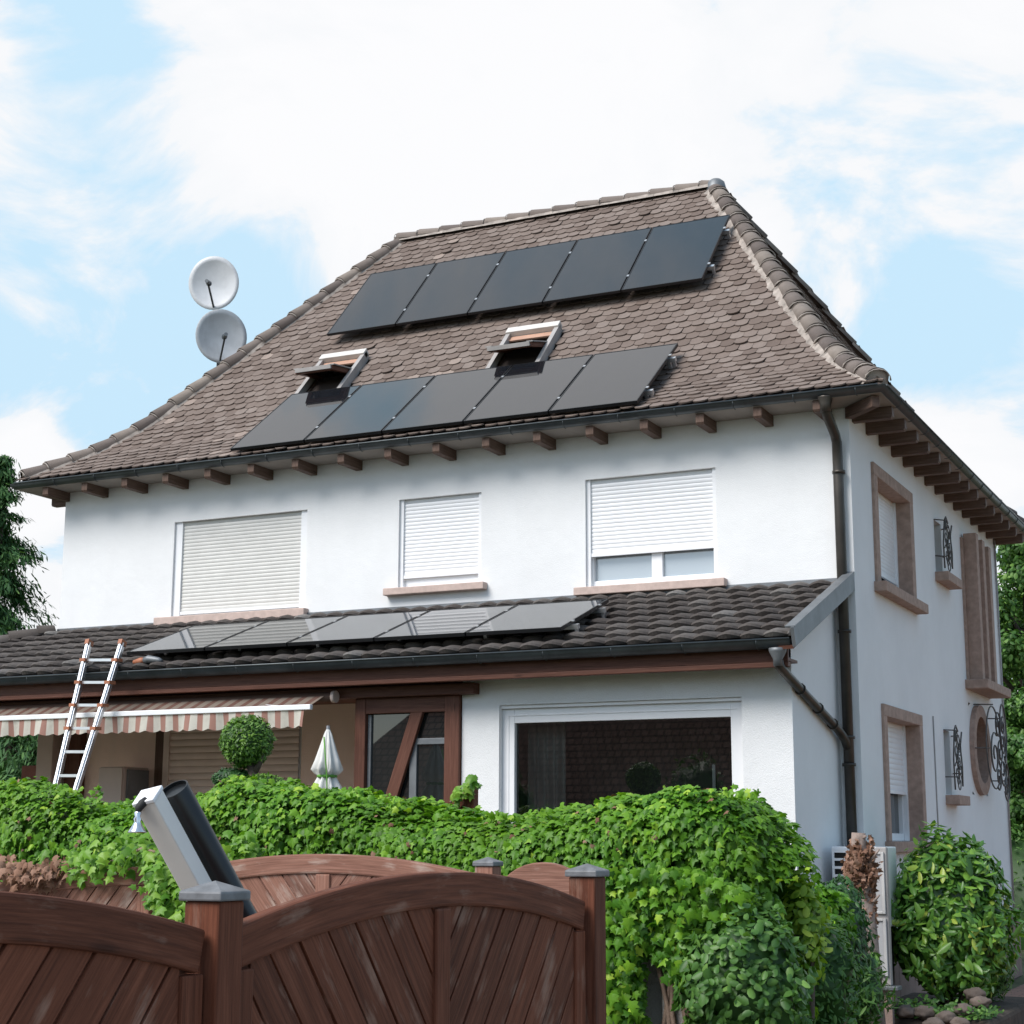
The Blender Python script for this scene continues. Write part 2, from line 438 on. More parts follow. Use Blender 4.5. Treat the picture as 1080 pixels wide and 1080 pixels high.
def make_brick_path():
    m, nt, bs, _ = new_mat('brick_paving')
    co = objco(nt, (1, 1, 1))
    br = N(nt, 'ShaderNodeTexBrick', ins={'Scale': 1.0, 'Mortar Size': 0.008, 'Brick Width': 0.22, 'Row Height': 0.11,
        'Color1': (0.26, 0.13, 0.09, 1), 'Color2': (0.36, 0.2, 0.15, 1), 'Mortar': (0.14, 0.11, 0.09, 1)})
    nt.links.new(co, br.inputs['Vector'])
    n = noise_n(nt, co, 3, 6)
    c = mixc(nt, ramp(nt, n, [(0.4, (0, 0, 0)), (0.8, (0.6,) * 3)]), br.outputs['Color'], (0.22, 0.17, 0.14))
    nt.links.new(c, bs.inputs['Base Color']); bs.inputs['Roughness'].default_value = 0.9
    bump(nt, bs, br.outputs['Fac'], -0.4, 0.01)
    return m
M['brick_path'] = make_brick_path()
M['curtain'] = simple('net_curtain', (0.5, 0.5, 0.47), 0.9, var=0.1)
M['room'] = simple('room_wall', (0.22, 0.2, 0.18), 0.9)
M['soil'] = simple('soil', (0.06, 0.045, 0.035), 1.0, var=0.4, scale=8, bumps=0.8, bscale=20)
M['ground'] = simple('garden_ground', (0.075, 0.09, 0.04), 1.0, var=0.4, scale=1.2, bumps=0.6, bscale=30)
M['street'] = simple('street_paving', (0.25, 0.24, 0.225), 0.9, var=0.2, scale=4, bumps=0.3, bscale=90)

# ------------------------------------------------------------------ leaves
def leaf_template(kind):
    if kind == 'ivy':
        half = [(0.0, 0.06), (0.2, -0.02), (0.42, 0.06), (0.34, 0.26), (0.52, 0.46), (0.26, 0.52), (0.13, 0.74), (0.0, 1.02)]
    elif kind == 'oval':
        half = [(0.0, 0.0), (0.13, 0.18), (0.2, 0.45), (0.15, 0.75), (0.0, 1.0)]
    elif kind == 'round':
        half = [(0.0, 0.0), (0.25, 0.15), (0.33, 0.45), (0.24, 0.78), (0.0, 1.0)]
    else:                                                       # needle spray
        half = [(0.0, 0.0), (0.09, 0.25), (0.1, 0.6), (0.0, 1.0)]
    right = half[1:-1]
    nr = len(right)
    v = [half[0]] + right + [half[-1]] + [(-x, y) for x, y in right[::-1]]
    mids = [(0.0, half[0][1] * 0.5 + half[-1][1] * 0.42)]
    V = np.array(v + mids)
    n = len(v); c = n
    tris = [(c, i, (i + 1) % n) for i in range(n)]
    Z = -0.45 * np.abs(V[:, 0]) - 0.16 * V[:, 1] ** 2 + 0.0
    Z[c] += 0.03
    if kind == 'needle':
        v2 = [half[0], half[1], half[2], half[3], (-half[2][0], half[2][1]), (-half[1][0], half[1][1])]
        V = np.array(v2); tris = [(0, 1, 2), (0, 2, 3), (0, 3, 4), (0, 4, 5)]
        Z = -0.1 * V[:, 1] ** 2
    return np.column_stack([V, Z]), np.array(tris)

def leaf_mesh(name, mat, parent, P, Nrm, T, size, rnd, kind='ivy', extra=None):
    """one mesh of many leaves: P centres (world), Nrm face normals, T the direction the tip points"""
    tv, tt = leaf_template(kind)
    n, k = len(P), len(tv)
    Nrm = Nrm / (np.linalg.norm(Nrm, axis=1, keepdims=True) + 1e-9)
    T = T - Nrm * np.sum(T * Nrm, axis=1, keepdims=True)
    bad = np.linalg.norm(T, axis=1) < 1e-3
    T[bad] = np.cross(Nrm[bad], [0.3, 0.8, 0.5])
    T = T / (np.linalg.norm(T, axis=1, keepdims=True) + 1e-9)
    B = np.cross(T, Nrm)
    s = size[:, None, None]
    verts = (P[:, None, :] + s * (tv[None, :, 0:1] * B[:, None, :] + (tv[None, :, 1:2] - 0.4) * T[:, None, :] + tv[None, :, 2:3] * Nrm[:, None, :])).reshape(-1, 3)
    faces = (tt[None] + (np.arange(n) * k)[:, None, None]).reshape(-1, 3)
    rv = np.repeat(rnd, k)
    if extra is not None:
        ev, ef, er = extra
        ef = np.asarray(ef) + len(verts)
        verts = np.vstack([verts, ev]); faces = np.vstack([faces, ef]); rv = np.concatenate([rv, er])
    if parent is not None: verts = verts - np.array(world_loc(parent))
    me = bpy.data.meshes.new(name)
    me.vertices.add(len(verts)); me.vertices.foreach_set('co', verts.astype(np.float32).ravel())
    me.loops.add(faces.size); me.loops.foreach_set('vertex_index', faces.astype(np.int32).ravel())
    me.polygons.add(len(faces)); me.polygons.foreach_set('loop_start', np.arange(0, faces.size, 3, dtype=np.int32))
    a = me.attributes.new('rnd', 'FLOAT', 'POINT'); a.data.foreach_set('value', rv.astype(np.float32))
    me.update(calc_edges=True); me.validate()
    me.materials.append(mat)
    o = bpy.data.objects.new(name, me); COL.objects.link(o)
    if parent is not None: o.parent = parent
    return o

def jit(n, s): return RNG.normal(0, s, (n, 3))

def ico(sub=3):
    import bmesh
    bm = bmesh.new(); bmesh.ops.create_icosphere(bm, subdivisions=sub, radius=1)
    v = np.array([x.co[:] for x in bm.verts]); f = np.array([[w.index for w in x.verts] for x in bm.faces]); bm.free()
    return v, f
ICO = ico(3)

def bumpy(d, seed, amp):
    return np.array([1 + amp * noise.noise(Vector((x * 2.1 + seed, y * 2.1, z * 2.1))) + 0.5 * amp * noise.noise(Vector((x * 5 + seed, y * 5, z * 5))) for x, y, z in d])

def blob_leaves(name, mat, parent, c, r, n, size, kind, seed=0, amp=0.25, depth=0.25, tip='down', core=0.8, flat=0.0, outw=0.7, zmin=None, sizevar=0.25):
    """crown: leaves in a bumpy shell round a centre with a dark inner core of the same leaf material"""
    c = np.array(c, float); r = np.array(r, float)
    d = RNG.normal(0, 1, (n, 3)); d /= np.linalg.norm(d, axis=1, keepdims=True)
    rad = bumpy(d, seed, amp) * (1 - depth * RNG.random(n) ** 1.6)
    P = c + d * r * rad[:, None]
    nr = d / r; nr /= np.linalg.norm(nr, axis=1, keepdims=True)
    Nn = nr * outw + np.array([0, 0, 0.35]) + jit(n, 0.38)
    if tip == 'down': T = np.tile([0, 0, -1.0], (n, 1)) + nr * 0.4 + jit(n, 0.45)
    elif tip == 'up': T = np.tile([0, 0, 0.8], (n, 1)) + nr * 0.8 + jit(n, 0.4)
    else: T = nr + jit(n, 0.5)
    sz = size * (1 + sizevar * RNG.normal(0, 1, n)).clip(0.5, 1.7)
    rnd = np.clip(RNG.normal(0.5, 0.22, n), 0, 1)
    if zmin is not None:
        k = P[:, 2] > zmin; P, Nn, T, sz, rnd = P[k], Nn[k], T[k], sz[k], rnd[k]
    ex = None
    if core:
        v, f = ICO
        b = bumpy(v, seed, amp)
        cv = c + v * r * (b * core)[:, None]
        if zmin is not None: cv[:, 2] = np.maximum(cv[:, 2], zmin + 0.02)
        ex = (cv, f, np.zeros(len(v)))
    return leaf_mesh(name, mat, parent, P, Nn, T, sz, rnd, kind, ex)

# ------------------------------------------------------------------ camera, light, sky
cam_d = bpy.data.cameras.new('camera'); cam = bpy.data.objects.new('camera', cam_d); COL.objects.link(cam)
yaw, pit, rol = math.radians(-25.937), math.radians(11.155), math.radians(0.206)
cy, sy, cp, sp, cr, sr = math.cos(yaw), math.sin(yaw), math.cos(pit), math.sin(pit), math.cos(rol), math.sin(rol)
fwd = Vector((sy * cp, cy * cp, sp)); right = Vector((cy, -sy, 0)); up = right.cross(fwd)
r2 = cr * right + sr * up; u2 = -sr * right + cr * up
Mx = Matrix((r2, u2, -fwd)).transposed().to_4x4(); Mx.translation = (0, 0, EYE)
cam.matrix_world = Mx
cam_d.sensor_width = 36; cam_d.lens = 36 * 1764.4 / 1080
cam_d.clip_start = 0.05; cam_d.clip_end = 2000
SC.camera = cam

SUN_DIR = Vector((-0.36, -0.68, 0.80)).normalized()
sun_d = bpy.data.lights.new('sun', 'SUN'); sun_d.energy = 2.3; sun_d.angle = math.radians(34); sun_d.color = (1.0, 0.965, 0.92)
sun = bpy.data.objects.new('sun', sun_d); COL.objects.link(sun)
sun.rotation_euler = SUN_DIR.to_track_quat('Z', 'Y').to_euler()

W = bpy.data.worlds.new('World'); SC.world = W; W.use_nodes = True
nt = W.node_tree; nt.nodes.clear()
wo = N(nt, 'ShaderNodeOutputWorld'); bg = N(nt, 'ShaderNodeBackground', ins={'Strength': 0.1})
nt.links.new(bg.outputs[0], wo.inputs[0])
sky = N(nt, 'ShaderNodeTexSky', sky_type='NISHITA', sun_disc=False, air_density=1.0, dust_density=1.2, ozone_density=1.3)
sky.sun_elevation = math.asin(SUN_DIR.z); sky.sun_rotation = math.atan2(SUN_DIR.x, SUN_DIR.y)
tc = N(nt, 'ShaderNodeTexCoord')
sx = N(nt, 'ShaderNodeSeparateXYZ'); nt.links.new(tc.outputs['Generated'], sx.inputs[0])
ad = N(nt, 'ShaderNodeMath', operation='ADD', ins={1: 0.34}); nt.links.new(sx.outputs[2], ad.inputs[0])
mxm = N(nt, 'ShaderNodeMath', operation='MAXIMUM', ins={1: 0.05}); nt.links.new(ad.outputs[0], mxm.inputs[0])
dv1 = N(nt, 'ShaderNodeMath', operation='DIVIDE'); nt.links.new(sx.outputs[0], dv1.inputs[0]); nt.links.new(mxm.outputs[0], dv1.inputs[1])
dv2 = N(nt, 'ShaderNodeMath', operation='DIVIDE'); nt.links.new(sx.outputs[1], dv2.inputs[0]); nt.links.new(mxm.outputs[0], dv2.inputs[1])
cb = N(nt, 'ShaderNodeCombineXYZ'); nt.links.new(dv1.outputs[0], cb.inputs[0]); nt.links.new(dv2.outputs[0], cb.inputs[1])
cn = N(nt, 'ShaderNodeTexNoise', ins={'Scale': 4.6, 'Detail': 12.0, 'Roughness': 0.6, 'Distortion': 0.5})
nt.links.new(cb.outputs[0], cn.inputs['Vector'])
def patch(az, el, width, amount):
    """a broad gap (amount < 0) or bank (amount > 0) of cloud in one compass direction"""
    a, e = math.radians(az), math.radians(el)
    d = (math.sin(a) * math.cos(e), math.cos(a) * math.cos(e), math.sin(e))
    dt = N(nt, 'ShaderNodeVectorMath', operation='DOT_PRODUCT'); dt.inputs[1].default_value = d
    nt.links.new(tc.outputs['Generated'], dt.inputs[0])
    mr = N(nt, 'ShaderNodeMapRange', interpolation_type='SMOOTHSTEP', ins={1: math.cos(math.radians(width)), 2: 1.0, 3: 0.0, 4: amount})
    nt.links.new(dt.outputs['Value'], mr.inputs[0])
    return mr.outputs[0]
bs0 = N(nt, 'ShaderNodeMath', operation='ADD', ins={1: -0.24}); nt.links.new(cn.outputs[0], bs0.inputs[0])
a3 = N(nt, 'ShaderNodeMath', operation='ADD'); nt.links.new(bs0.outputs[0], a3.inputs[0]); nt.links.new(patch(-28, 16, 80, 0.34), a3.inputs[1])
acc = a3.outputs[0]
for p in ((-41, 16, 9, -0.15), (-34, 15, 7, -0.06), (-30, 53, 14, 0.16), (-44, 68, 12, -0.06), (-26, 24, 12, 0.16), (-12.5, 20.5, 7, -0.13), (-11, 15.5, 4, -0.08), (-42, 27, 3, -0.12), (-42.8, 11.6, 2.6, 0.3), (-12, 12.5, 4, 0.14)):  # high bank and gap are added out of view for the panels' reflections
    a2 = N(nt, 'ShaderNodeMath', operation='ADD'); nt.links.new(acc, a2.inputs[0]); nt.links.new(patch(*p), a2.inputs[1]); acc = a2.outputs[0]
mask = ramp(nt, acc, [(0.43, (0, 0, 0)), (0.51, (0.5,) * 3), (0.58, (1, 1, 1))])
vf = N(nt, 'ShaderNodeMath', operation='ADD', ins={1: 0.34}); nt.links.new(patch(-28, 14, 82, 0.74), vf.inputs[0])
thin = mixc(nt, vf.outputs[0], sky.outputs[0], (3.4, 4.75, 5.75))                      # blue seen through thin high veil
ctex = ramp(nt, acc, [(0.4, (4.7, 5.1, 5.6)), (0.55, (5.4, 5.5, 5.65)), (0.72, (5.68, 5.7, 5.8))])
colr = mixc(nt, mask, thin, ctex)
nt.links.new(colr, bg.inputs['Color'])
SKY_THIN = thin.node

SC.view_settings.view_transform = 'Standard'; SC.view_settings.look = 'None'
SC.view_settings.exposure = 0.78; SC.view_settings.gamma = 1.0; SC.view_settings.use_curve_mapping = False
SC.cycles.max_bounces = 6; SC.cycles.diffuse_bounces = 4; SC.cycles.glossy_bounces = 3; SC.cycles.transmission_bounces = 2
SC.cycles.caustics_reflective = False; SC.cycles.caustics_refractive = False

# ------------------------------------------------------------------ ground
g = MB(); g.face([g.pts([(-300, -300, 0), (300, -300, 0), (300, 300, 0), (-300, 300, 0)]) + k for k in range(4)])
tag(g.build('ground', M['ground']), kind='structure')
g = MB(); b = g.pts([(-30, -6, 0.004), (12, -6, 0.004), (12, 7.2, 0.004), (-30, 7.2, 0.004)]); g.face([b + k for k in range(4)])  # unseen paving, kept pale and carried under the gate to bounce fill light
tag(g.build('street', M['street']), kind='structure')
g = MB(); b = g.pts([(-3.25, 15.0, 0.006), (8, 9.0, 0.006), (8, 40, 0.006), (-3.75, 40, 0.006), (-3.75, 18.5, 0.006)]); g.face([b + k for k in range(5)])
tag(g.build('brick_path', M['brick_path']), kind='structure')
g = MB(); b = g.pts([(-8, 9.2, 0.004), (-1.9, 9.2, 0.004), (-2.3, 15.2, 0.004), (-3.7, 18.4, 0.004), (-4.0, 24, 0.004), (-8, 24, 0.004)]); g.face([b + k for k in range(6)])
tag(g.build('garden_bed', M['soil']), kind='structure')

# ------------------------------------------------------------------ house
house = empty('house', (HO[0], HO[1], 0), 'white rendered two storey house under a steep brown hipped roof with solar panels', 'house')
WID, DEP = 9.93, 8.05
def H_(): return MB(HO)

# ---- walls
def wall_sheet(mb, fn, a0, a1, z0, z1, holes, depth, top=None):
    """wall sheet with rectangular holes and reveals; fn(a, d, z) -> local point, d = depth into the wall"""
    A = sorted({a0, a1, *[h[0] for h in holes], *[h[1] for h in holes]}); Z = sorted({z0, z1, *[h[2] for h in holes], *[h[3] for h in holes]})
    for i in range(len(A) - 1):
        for j in range(len(Z) - 1):
            ca, cz = (A[i] + A[i + 1]) / 2, (Z[j] + Z[j + 1]) / 2
            if any(h[0] < ca < h[1] and h[2] < cz < h[3] for h in holes): continue
            b = mb.pts([fn(A[i], 0, Z[j]), fn(A[i + 1], 0, Z[j]), fn(A[i + 1], 0, Z[j + 1]), fn(A[i], 0, Z[j + 1])])
            mb.face([b + k for k in range(4)])
    for h in holes:
        dd = h[4] if len(h) > 4 else depth
        for (p, q) in (((h[0], h[2]), (h[1], h[2])), ((h[1], h[2]), (h[1], h[3])), ((h[1], h[3]), (h[0], h[3])), ((h[0], h[3]), (h[0], h[2]))):
            b = mb.pts([fn(p[0], 0, p[1]), fn(q[0], 0, q[1]), fn(q[0], dd, q[1]), fn(p[0], dd, p[1])])
            mb.face([b + k for k in range(4)])

front = lambda a, d, z: (a, d, z)
side = lambda a, d, z: (-d, a, z)
up_w = [(-8.235, -6.35, 2.60, 3.755), (-5.135, -4.10, 2.755, 3.765), (-2.86, -1.405, 2.62, 3.785)]
GL = -EYE
mw = H_()
sh = [(0.98, 2.48, 2.62, 3.76, 0.25), (1.0, 2.5, 0.02, 1.28, 0.25), (3.86, 4.26, 3.16, 3.8, 0.3), (3.86, 4.2, 0.56, 1.3, 0.3), (5.45, 6.5, 0.6, 1.74, 0.3)]
wall_sheet(mw, front, -WID, 0, GL, 4.32, [(*w, 0.13) for w in up_w], 0.13)
wall_sheet(mw, side, 0, DEP, GL, 4.32, [s for s in sh], 0.25)
b = mw.pts([(0, DEP, GL), (-WID, DEP, GL), (-WID, DEP, 4.32), (0, DEP, 4.32)]); mw.face([b + k for k in range(4)])
b = mw.pts([(-WID, DEP, GL), (-WID, 0, GL), (-WID, 0, 4.32), (-WID, DEP, 4.32)]); mw.face([b + k for k in range(4)])
# square to circle infill round the round window
CV, CZ, CR = 5.975, 1.17, 0.44
ring = []
for k in range(32):
    t = 2 * math.pi * k / 32
    c_, s_ = math.cos(t), math.sin(t)
    m_ = max(abs(c_) / 0.525, abs(s_) / 0.57)
    ring.append(((CV + c_ / m_, CZ + s_ / m_), (CV + c_ * CR, CZ + s_ * CR)))
for k in range(32):
    (o1, i1), (o2, i2) = ring[k], ring[(k + 1) % 32]
    b = mw.pts([(-0.002, *o1), (-0.002, *o2), (-0.002, *i2), (-0.002, *i1)]); mw.face([b + q for q in range(4)])
mw.build('wall', M['white_wall'], house)

# plinth along the side wall
p = H_(); p.box(0.0, 0.05, 1.0, DEP + 0.03, GL, -0.86); p.box(0.0, 0.05, -0.02, 0.998, GL, -0.86)
p.build('plinth', M['plinth'], house, bevel=0.01)

# ---- main roof: profile (run, rise) from the tile edge
Z0 = 4.335
FP = [(0.07, Z0 + 0.04), (0.8, 4.80), (1.35, 5.24), (4.507, 8.55)]
INR, INL = 3.2, 2.95
EO_ = 0.482
def prof_points(P):
    L = [0.0]
    for (r0, z0), (r1, z1) in zip(P, P[1:]): L.append(L[-1] + math.hypot(r1 - r0, z1 - z0))
    return L
def on_prof(P, s):
    L = prof_points(P)
    for i in range(len(P) - 1):
        if s <= L[i + 1] or i == len(P) - 2:
            t = (s - L[i]) / (L[i + 1] - L[i])
            r = P[i][0] + t * (P[i + 1][0] - P[i][0]); z = P[i][1] + t * (P[i + 1][1] - P[i][1])
            dr, dz = P[i + 1][0] - P[i][0], P[i + 1][1] - P[i][1]; l = math.hypot(dr, dz)
            return r, z, (-dz / l, dr / l), (dr / l, dz / l)
SPR = [(0.07, Z0 + 0.055), (0.56, 4.80), (0.95, 5.24), (INR, 8.55)]
SPL = [(0.07, Z0 + 0.055), (0.56, 4.80), (0.95, 5.24), (INL, 8.55)]
def hip_in(z, inset):
    """plan inset of a hip from the eave corner: (along front, along side) at height z"""
    for (za, ha, ka), (zb_, hb, kb) in zip([(Z0, 0, 0), (4.80, 0.56, 0.8), (5.24, 0.95, 1.35)], [(4.80, 0.56, 0.8), (5.24, 0.95, 1.35), (8.55, inset, 4.507)]):
        if z <= zb_ or zb_ == 8.55:
            t = (z - za) / (zb_ - za); return ha + t * (hb - ha), ka + t * (kb - ka)

def slope_front(a, r, z): return (a, -EO_ + r, z)
def slope_back(a, r, z): return (-WID - a, DEP + EO_ - r, z)
def slope_right(a, r, z): return (EO_ - r, a, z)
def slope_left(a, r, z): return (-WID - EO_ + r, DEP - a, z)

def tile_slope(mb, P, place, lim, nrm_dir, w=0.158, ex=0.142, step=1, holes=()):
    Ltot = prof_points(P)[-1]
    rows = int(Ltot / ex)
    for k in range(rows + 1):
        s0 = k * ex
        r, z, n, t = on_prof(P, min(s0, Ltot - 0.01))
        r1, z1, n1, t1 = on_prof(P, min(s0 + ex * 1.35, Ltot))
        a0, a1 = lim(z)
        b0, b1 = lim(min(z + 0.12, 8.62))
        cnt = int((a1 - a0) / w) + 3
        st = math.floor(a0 / w) * w - w + (w / 2 if k % 2 else 0)
        for j in range(cnt + 1):
            c = st + j * w + random.uniform(-0.004, 0.004)
            if c + w / 2 < a0 or c - w / 2 > a1: continue
            if any(h[0] < c < h[1] and h[2] < s0 + 0.05 < h[3] for h in holes): continue
            lift = 0.021 + random.uniform(-0.004, 0.006) + (0.012 if random.random() < 0.04 else 0)
            dz = random.uniform(-0.006, 0.006)
            rn = random.random()
            rn = rn * 0.93 if random.random() > 0.012 else 1.0
            hw = w / 2 - 0.0025
            def pt(da, ds, h):
                aa = min(max(c + da, a0 - 0.02), a1 + 0.02)
                rr = r + t[0] * ds; zz = z + t[1] * ds
                return place(aa, rr + n[0] * h, zz + n[1] * h)
            lo = [(-hw, 0.036), (-hw * 0.72, 0.014), (-hw * 0.36, 0.003), (0, 0.0), (hw * 0.36, 0.003), (hw * 0.72, 0.014), (hw, 0.036)]
            top = [pt(x, y + dz, lift) for x, y in lo]
            bot = [pt(x, y + dz, lift - 0.014) for x, y in lo]
            def pu(da):
                aa = min(max(c + da, b0 - 0.02), b1 + 0.02)
                return place(aa, r1 + n1[0] * 0.006, z1 + n1[1] * 0.006)
            bi = mb.pts(top + [pu(hw), pu(-hw)] + bot)
            m = len(lo)
            mb.face([bi + q for q in range(m + 2)], None, rn)
            for q in range(m - 1): mb.face((bi + q, bi + m + 2 + q, bi + m + 3 + q, bi + q + 1), None, rn * 0.5)

def lim_front(z): return -WID - EO_ + hip_in(z, INL)[0], EO_ - hip_in(z, INR)[0]
def lim_side(z): h = hip_in(z, INR)[1]; return -EO_ + h, DEP + EO_ - h

dk = H_()
def quad(mb, pts, rnd=0.5): b = mb.pts(pts); mb.face([b + k for k in range(len(pts))], None, rnd)
zs = [Z0, 4.80, 5.24, 8.55]
for za, zb_ in zip(zs, zs[1:]):
    (l0, k0), (l1, k1) = hip_in(za, INL), hip_in(zb_, INL)
    r0_, r1_ = hip_in(za, INR)[0], hip_in(zb_, INR)[0]
    zz0, zz1 = za - 0.02, zb_ - 0.02
    L0, L1, R0, R1 = -WID - EO_ + l0, -WID - EO_ + l1, EO_ - r0_, EO_ - r1_
    F0, F1, B0_, B1_ = -EO_ + k0, -EO_ + k1, DEP + EO_ - k0, DEP + EO_ - k1
    quad(dk, [(L0, F0, zz0), (R0, F0, zz0), (R1, F1, zz1), (L1, F1, zz1)])
    quad(dk, [(R0, B0_, zz0), (L0, B0_, zz0), (L1, B1_, zz1), (R1, B1_, zz1)])
    quad(dk, [(R0, F0, zz0), (R0, B0_, zz0), (R1, B1_, zz1), (R1, F1, zz1)])
    quad(dk, [(L0, B0_, zz0), (L0, F0, zz0), (L1, F1, zz1), (L1, B1_, zz1)])
roof = dk.build('roof', M['deck'], house)
# roof windows: (left, right, lower slope station, upper)
def s_of_v(v):
    r = v + EO_
    L = prof_points(FP)
    return L[2] + (r - 1.35) / (4.507 - 1.35) * (L[3] - L[2])
SKY_W = [(-7.19, -6.52, s_of_v(0.95), s_of_v(1.6)), (-4.53, -3.83, s_of_v(0.95), s_of_v(1.6))]
tl = H_()
tile_slope(tl, FP, slope_front, lim_front, None, holes=SKY_W)
tile_slope(tl, SPR, slope_right, lim_side, None)
tile_slope(tl, SPL, slope_left, lambda z: tuple(sorted((DEP - lim_side(z)[1], DEP - lim_side(z)[0]))), None)
tile_slope(tl, FP, slope_back, lambda z: (-WID - lim_front(z)[1], -WID - lim_front(z)[0]), None, w=0.344, ex=0.31)
tl.build('tile_covering', M['roof_tile'], roof)

# ---- hip and ridge caps: overlapping half-round tapered tiles bedded in mortar
def caps(mb, mo, path, r0, r1, L, lift, mortar=0.0):
    path = [Vector(p) for p in path]
    if mortar:
        d_0 = (path[1] - path[0]).normalized(); s_0 = d_0.cross(Vector((0, 0, 1))).normalized(); u_0 = s_0.cross(d_0)
        q_ = [path[0] + d_0 * 0.015 + s_0 * math.cos(math.pi * j / 8) * r0 * 0.95 + u_0 * (lift + math.sin(math.pi * j / 8) * r0 * 0.78) for j in range(9)]
        b_ = mo.pts(q_ + [path[0] + d_0 * 0.015 - s_0 * r0 * 0.95 - u_0 * 0.07, path[0] + d_0 * 0.015 + s_0 * r0 * 0.95 - u_0 * 0.07]); mo.face([b_ + k for k in range(11)])
    seg = [(path[i + 1] - path[i]).length for i in range(len(path) - 1)]
    tot = sum(seg); n = int(tot / L)
    def at(s):
        for i, l in enumerate(seg):
            if s <= l or i == len(seg) - 1: return path[i].lerp(path[i + 1], min(s / l, 1.02)), (path[i + 1] - path[i]).normalized()
            s -= l
    for k in range(n + 1):
        s0 = k * tot / (n + 0.6); s1 = min(s0 + L * 1.15, tot)
        p0, d0 = at(s0); p1, d1 = at(s1)
        d = (p1 - p0).normalized()
        sd = d.cross(Vector((0, 0, 1))).normalized(); u = sd.cross(d).normalized()
        rn = random.random(); m = 9
        jo = sd * random.uniform(-0.012, 0.012)
        rows = []
        for q, (pp, rr, lf) in enumerate(((p0, r0, lift + 0.022), (p1, r1, lift - 0.004))):
            for rad in (rr, rr - 0.018):
                rows.append(mb.pts([pp + jo + u * lf + sd * math.cos(math.pi * (j / (m - 1) * 1.16 - 0.08)) * rad + u * math.sin(math.pi * (j / (m - 1) * 1.16 - 0.08)) * rad * 0.82 for j in range(m)]))
        for j in range(m - 1):
            mb.face((rows[0] + j, rows[0] + j + 1, rows[2] + j + 1, rows[2] + j), None, rn, True)
            mb.face((rows[1] + j, rows[0] + j, rows[0] + j + 1, rows[1] + j + 1)[::-1], None, rn * 0.6)
        if mortar:
            for sg in (-1, 1):
                a = [p0.lerp(p1, q / 5) for q in range(6)]
                prof = []
                for q in a:
                    e = random.uniform(0.7, 1.35) * mortar
                    prof.append((q + sd * sg * (r1 * 0.8) + u * (lift + 0.03), q + sd * sg * (r1 + e) + u * (lift - 0.03 - e * 0.55)))
                for (x0, y0), (x1, y1) in zip(prof, prof[1:]):
                    b = mo.pts([x0, y0, y1, x1]); mo.face([b + q for q in range(4)] if sg < 0 else [b + q for q in range(4)][::-1])
            # mortar squeezed out under the lower end of each cap
            c = [p0 - d * 0.02 + jo + sd * math.cos(math.pi * j / 8) * (r0 + 0.012) + u * (lift + math.sin(math.pi * j / 8) * (r0 * 0.82 + 0.006)) for j in range(9)]
            mo.tube(c, [0.004 + random.uniform(0, 0.007) for _ in c], 5)
def hip_path(sx_, sy_):
    pts = []
    for z in (Z0 + 0.085, 4.6, 4.75, 4.85, 5.02, 5.2, 5.32, 6.5, 7.6, 8.47):
        h, k = hip_in(z, INR if sx_ > 0 else INL)
        pts.append(((EO_ - h) if sx_ > 0 else (-WID - EO_ + h), (-EO_ + k) if sy_ < 0 else (DEP + EO_ - k), z - 0.015))
    return pts
for sx_ in (1, -1):
    for sy_ in (-1, 1):
        cp_, mo_ = H_(), H_()
        caps(cp_, mo_, hip_path(sx_, sy_), 0.12, 0.104, 0.32, 0.015, (0.05 if sx_ > 0 else 0.02) if sy_ < 0 else 0)
        cp_.build('hip_capping', M['hip_tile'], roof)
        if sy_ < 0: mo_.build('mortar', M['mortar'], roof)
xl, xr = -WID - EO_ + INL, EO_ - INR
rc, rm = H_(), H_()
caps(rc, rm, [(xl - 0.05, 4.025, 8.53), (xr + 0.05, 4.025, 8.53)], 0.105, 0.09, 0.36, 0.03, 0.03)
rc.build('ridge_capping', M['hip_tile'], roof)
rm.build('ridge_mortar', M['mortar'], roof)
e = H_(); e.lathe(xr + 0.03, 4.025, [(0.14, 8.46), (0.135, 8.52), (0.115, 8.6), (0.07, 8.64), (0.02, 8.65)], 18)
e.build('ridge_end_cap', M['zinc_light'], roof)
e = H_(); e.lathe(xl - 0.03, 4.025, [(0.12, 8.44), (0.12, 8.52), (0.1, 8.59), (0.06, 8.625), (0.02, 8.635)], 18)
e.build('ridge_end_cap', M['hip_tile'], roof)

# ---- soffit and rafter tails
so = H_()
E1 = 0.43
so.box(-WID - E1, E1, -E1, -0.001, 4.262, 4.287); so.box(0.001, E1, 0.0, DEP + E1, 4.262, 4.287)
so.box(-WID - E1, -WID - 0.001, 0, DEP + E1, 4.262, 4.287); so.box(-WID, 0, DEP + 0.001, DEP + E1, 4.262, 4.287)
so.build('soffit', M['soffit'], house)
def rafter(p0, p1, w=0.085, h=0.11):
    mb = H_(); p0, p1 = Vector(p0), Vector(p1); d = (p1 - p0).normalized(); s = d.cross(Vector((0, 0, 1))) * w / 2
    L = (p1 - p0).length
    prof = [(0, 0), (L, 0), (L, -h * 0.8), (L - 0.015, -h), (0, -h)]
    n = len(prof); o_ = random.random() * 6
    a = mb.pts([p0 + d * x + Vector((0, 0, z)) - s for x, z in prof]); c = mb.pts([p0 + d * x + Vector((0, 0, z)) + s for x, z in prof])
    mb.face([a + k for k in range(n)], [(o_ + x, z) for x, z in prof]); mb.face([c + k for k in range(n)][::-1], [(o_ + x, z) for x, z in prof][::-1])
    for k in range(n):
        k2 = (k + 1) % n
        mb.face((a + k2, a + k, c + k, c + k2), [(o_, 0), (o_ + L, 0), (o_ + L, w), (o_, w)])
    mb.build('rafter', M['rafter_wood'], house, fix=True)
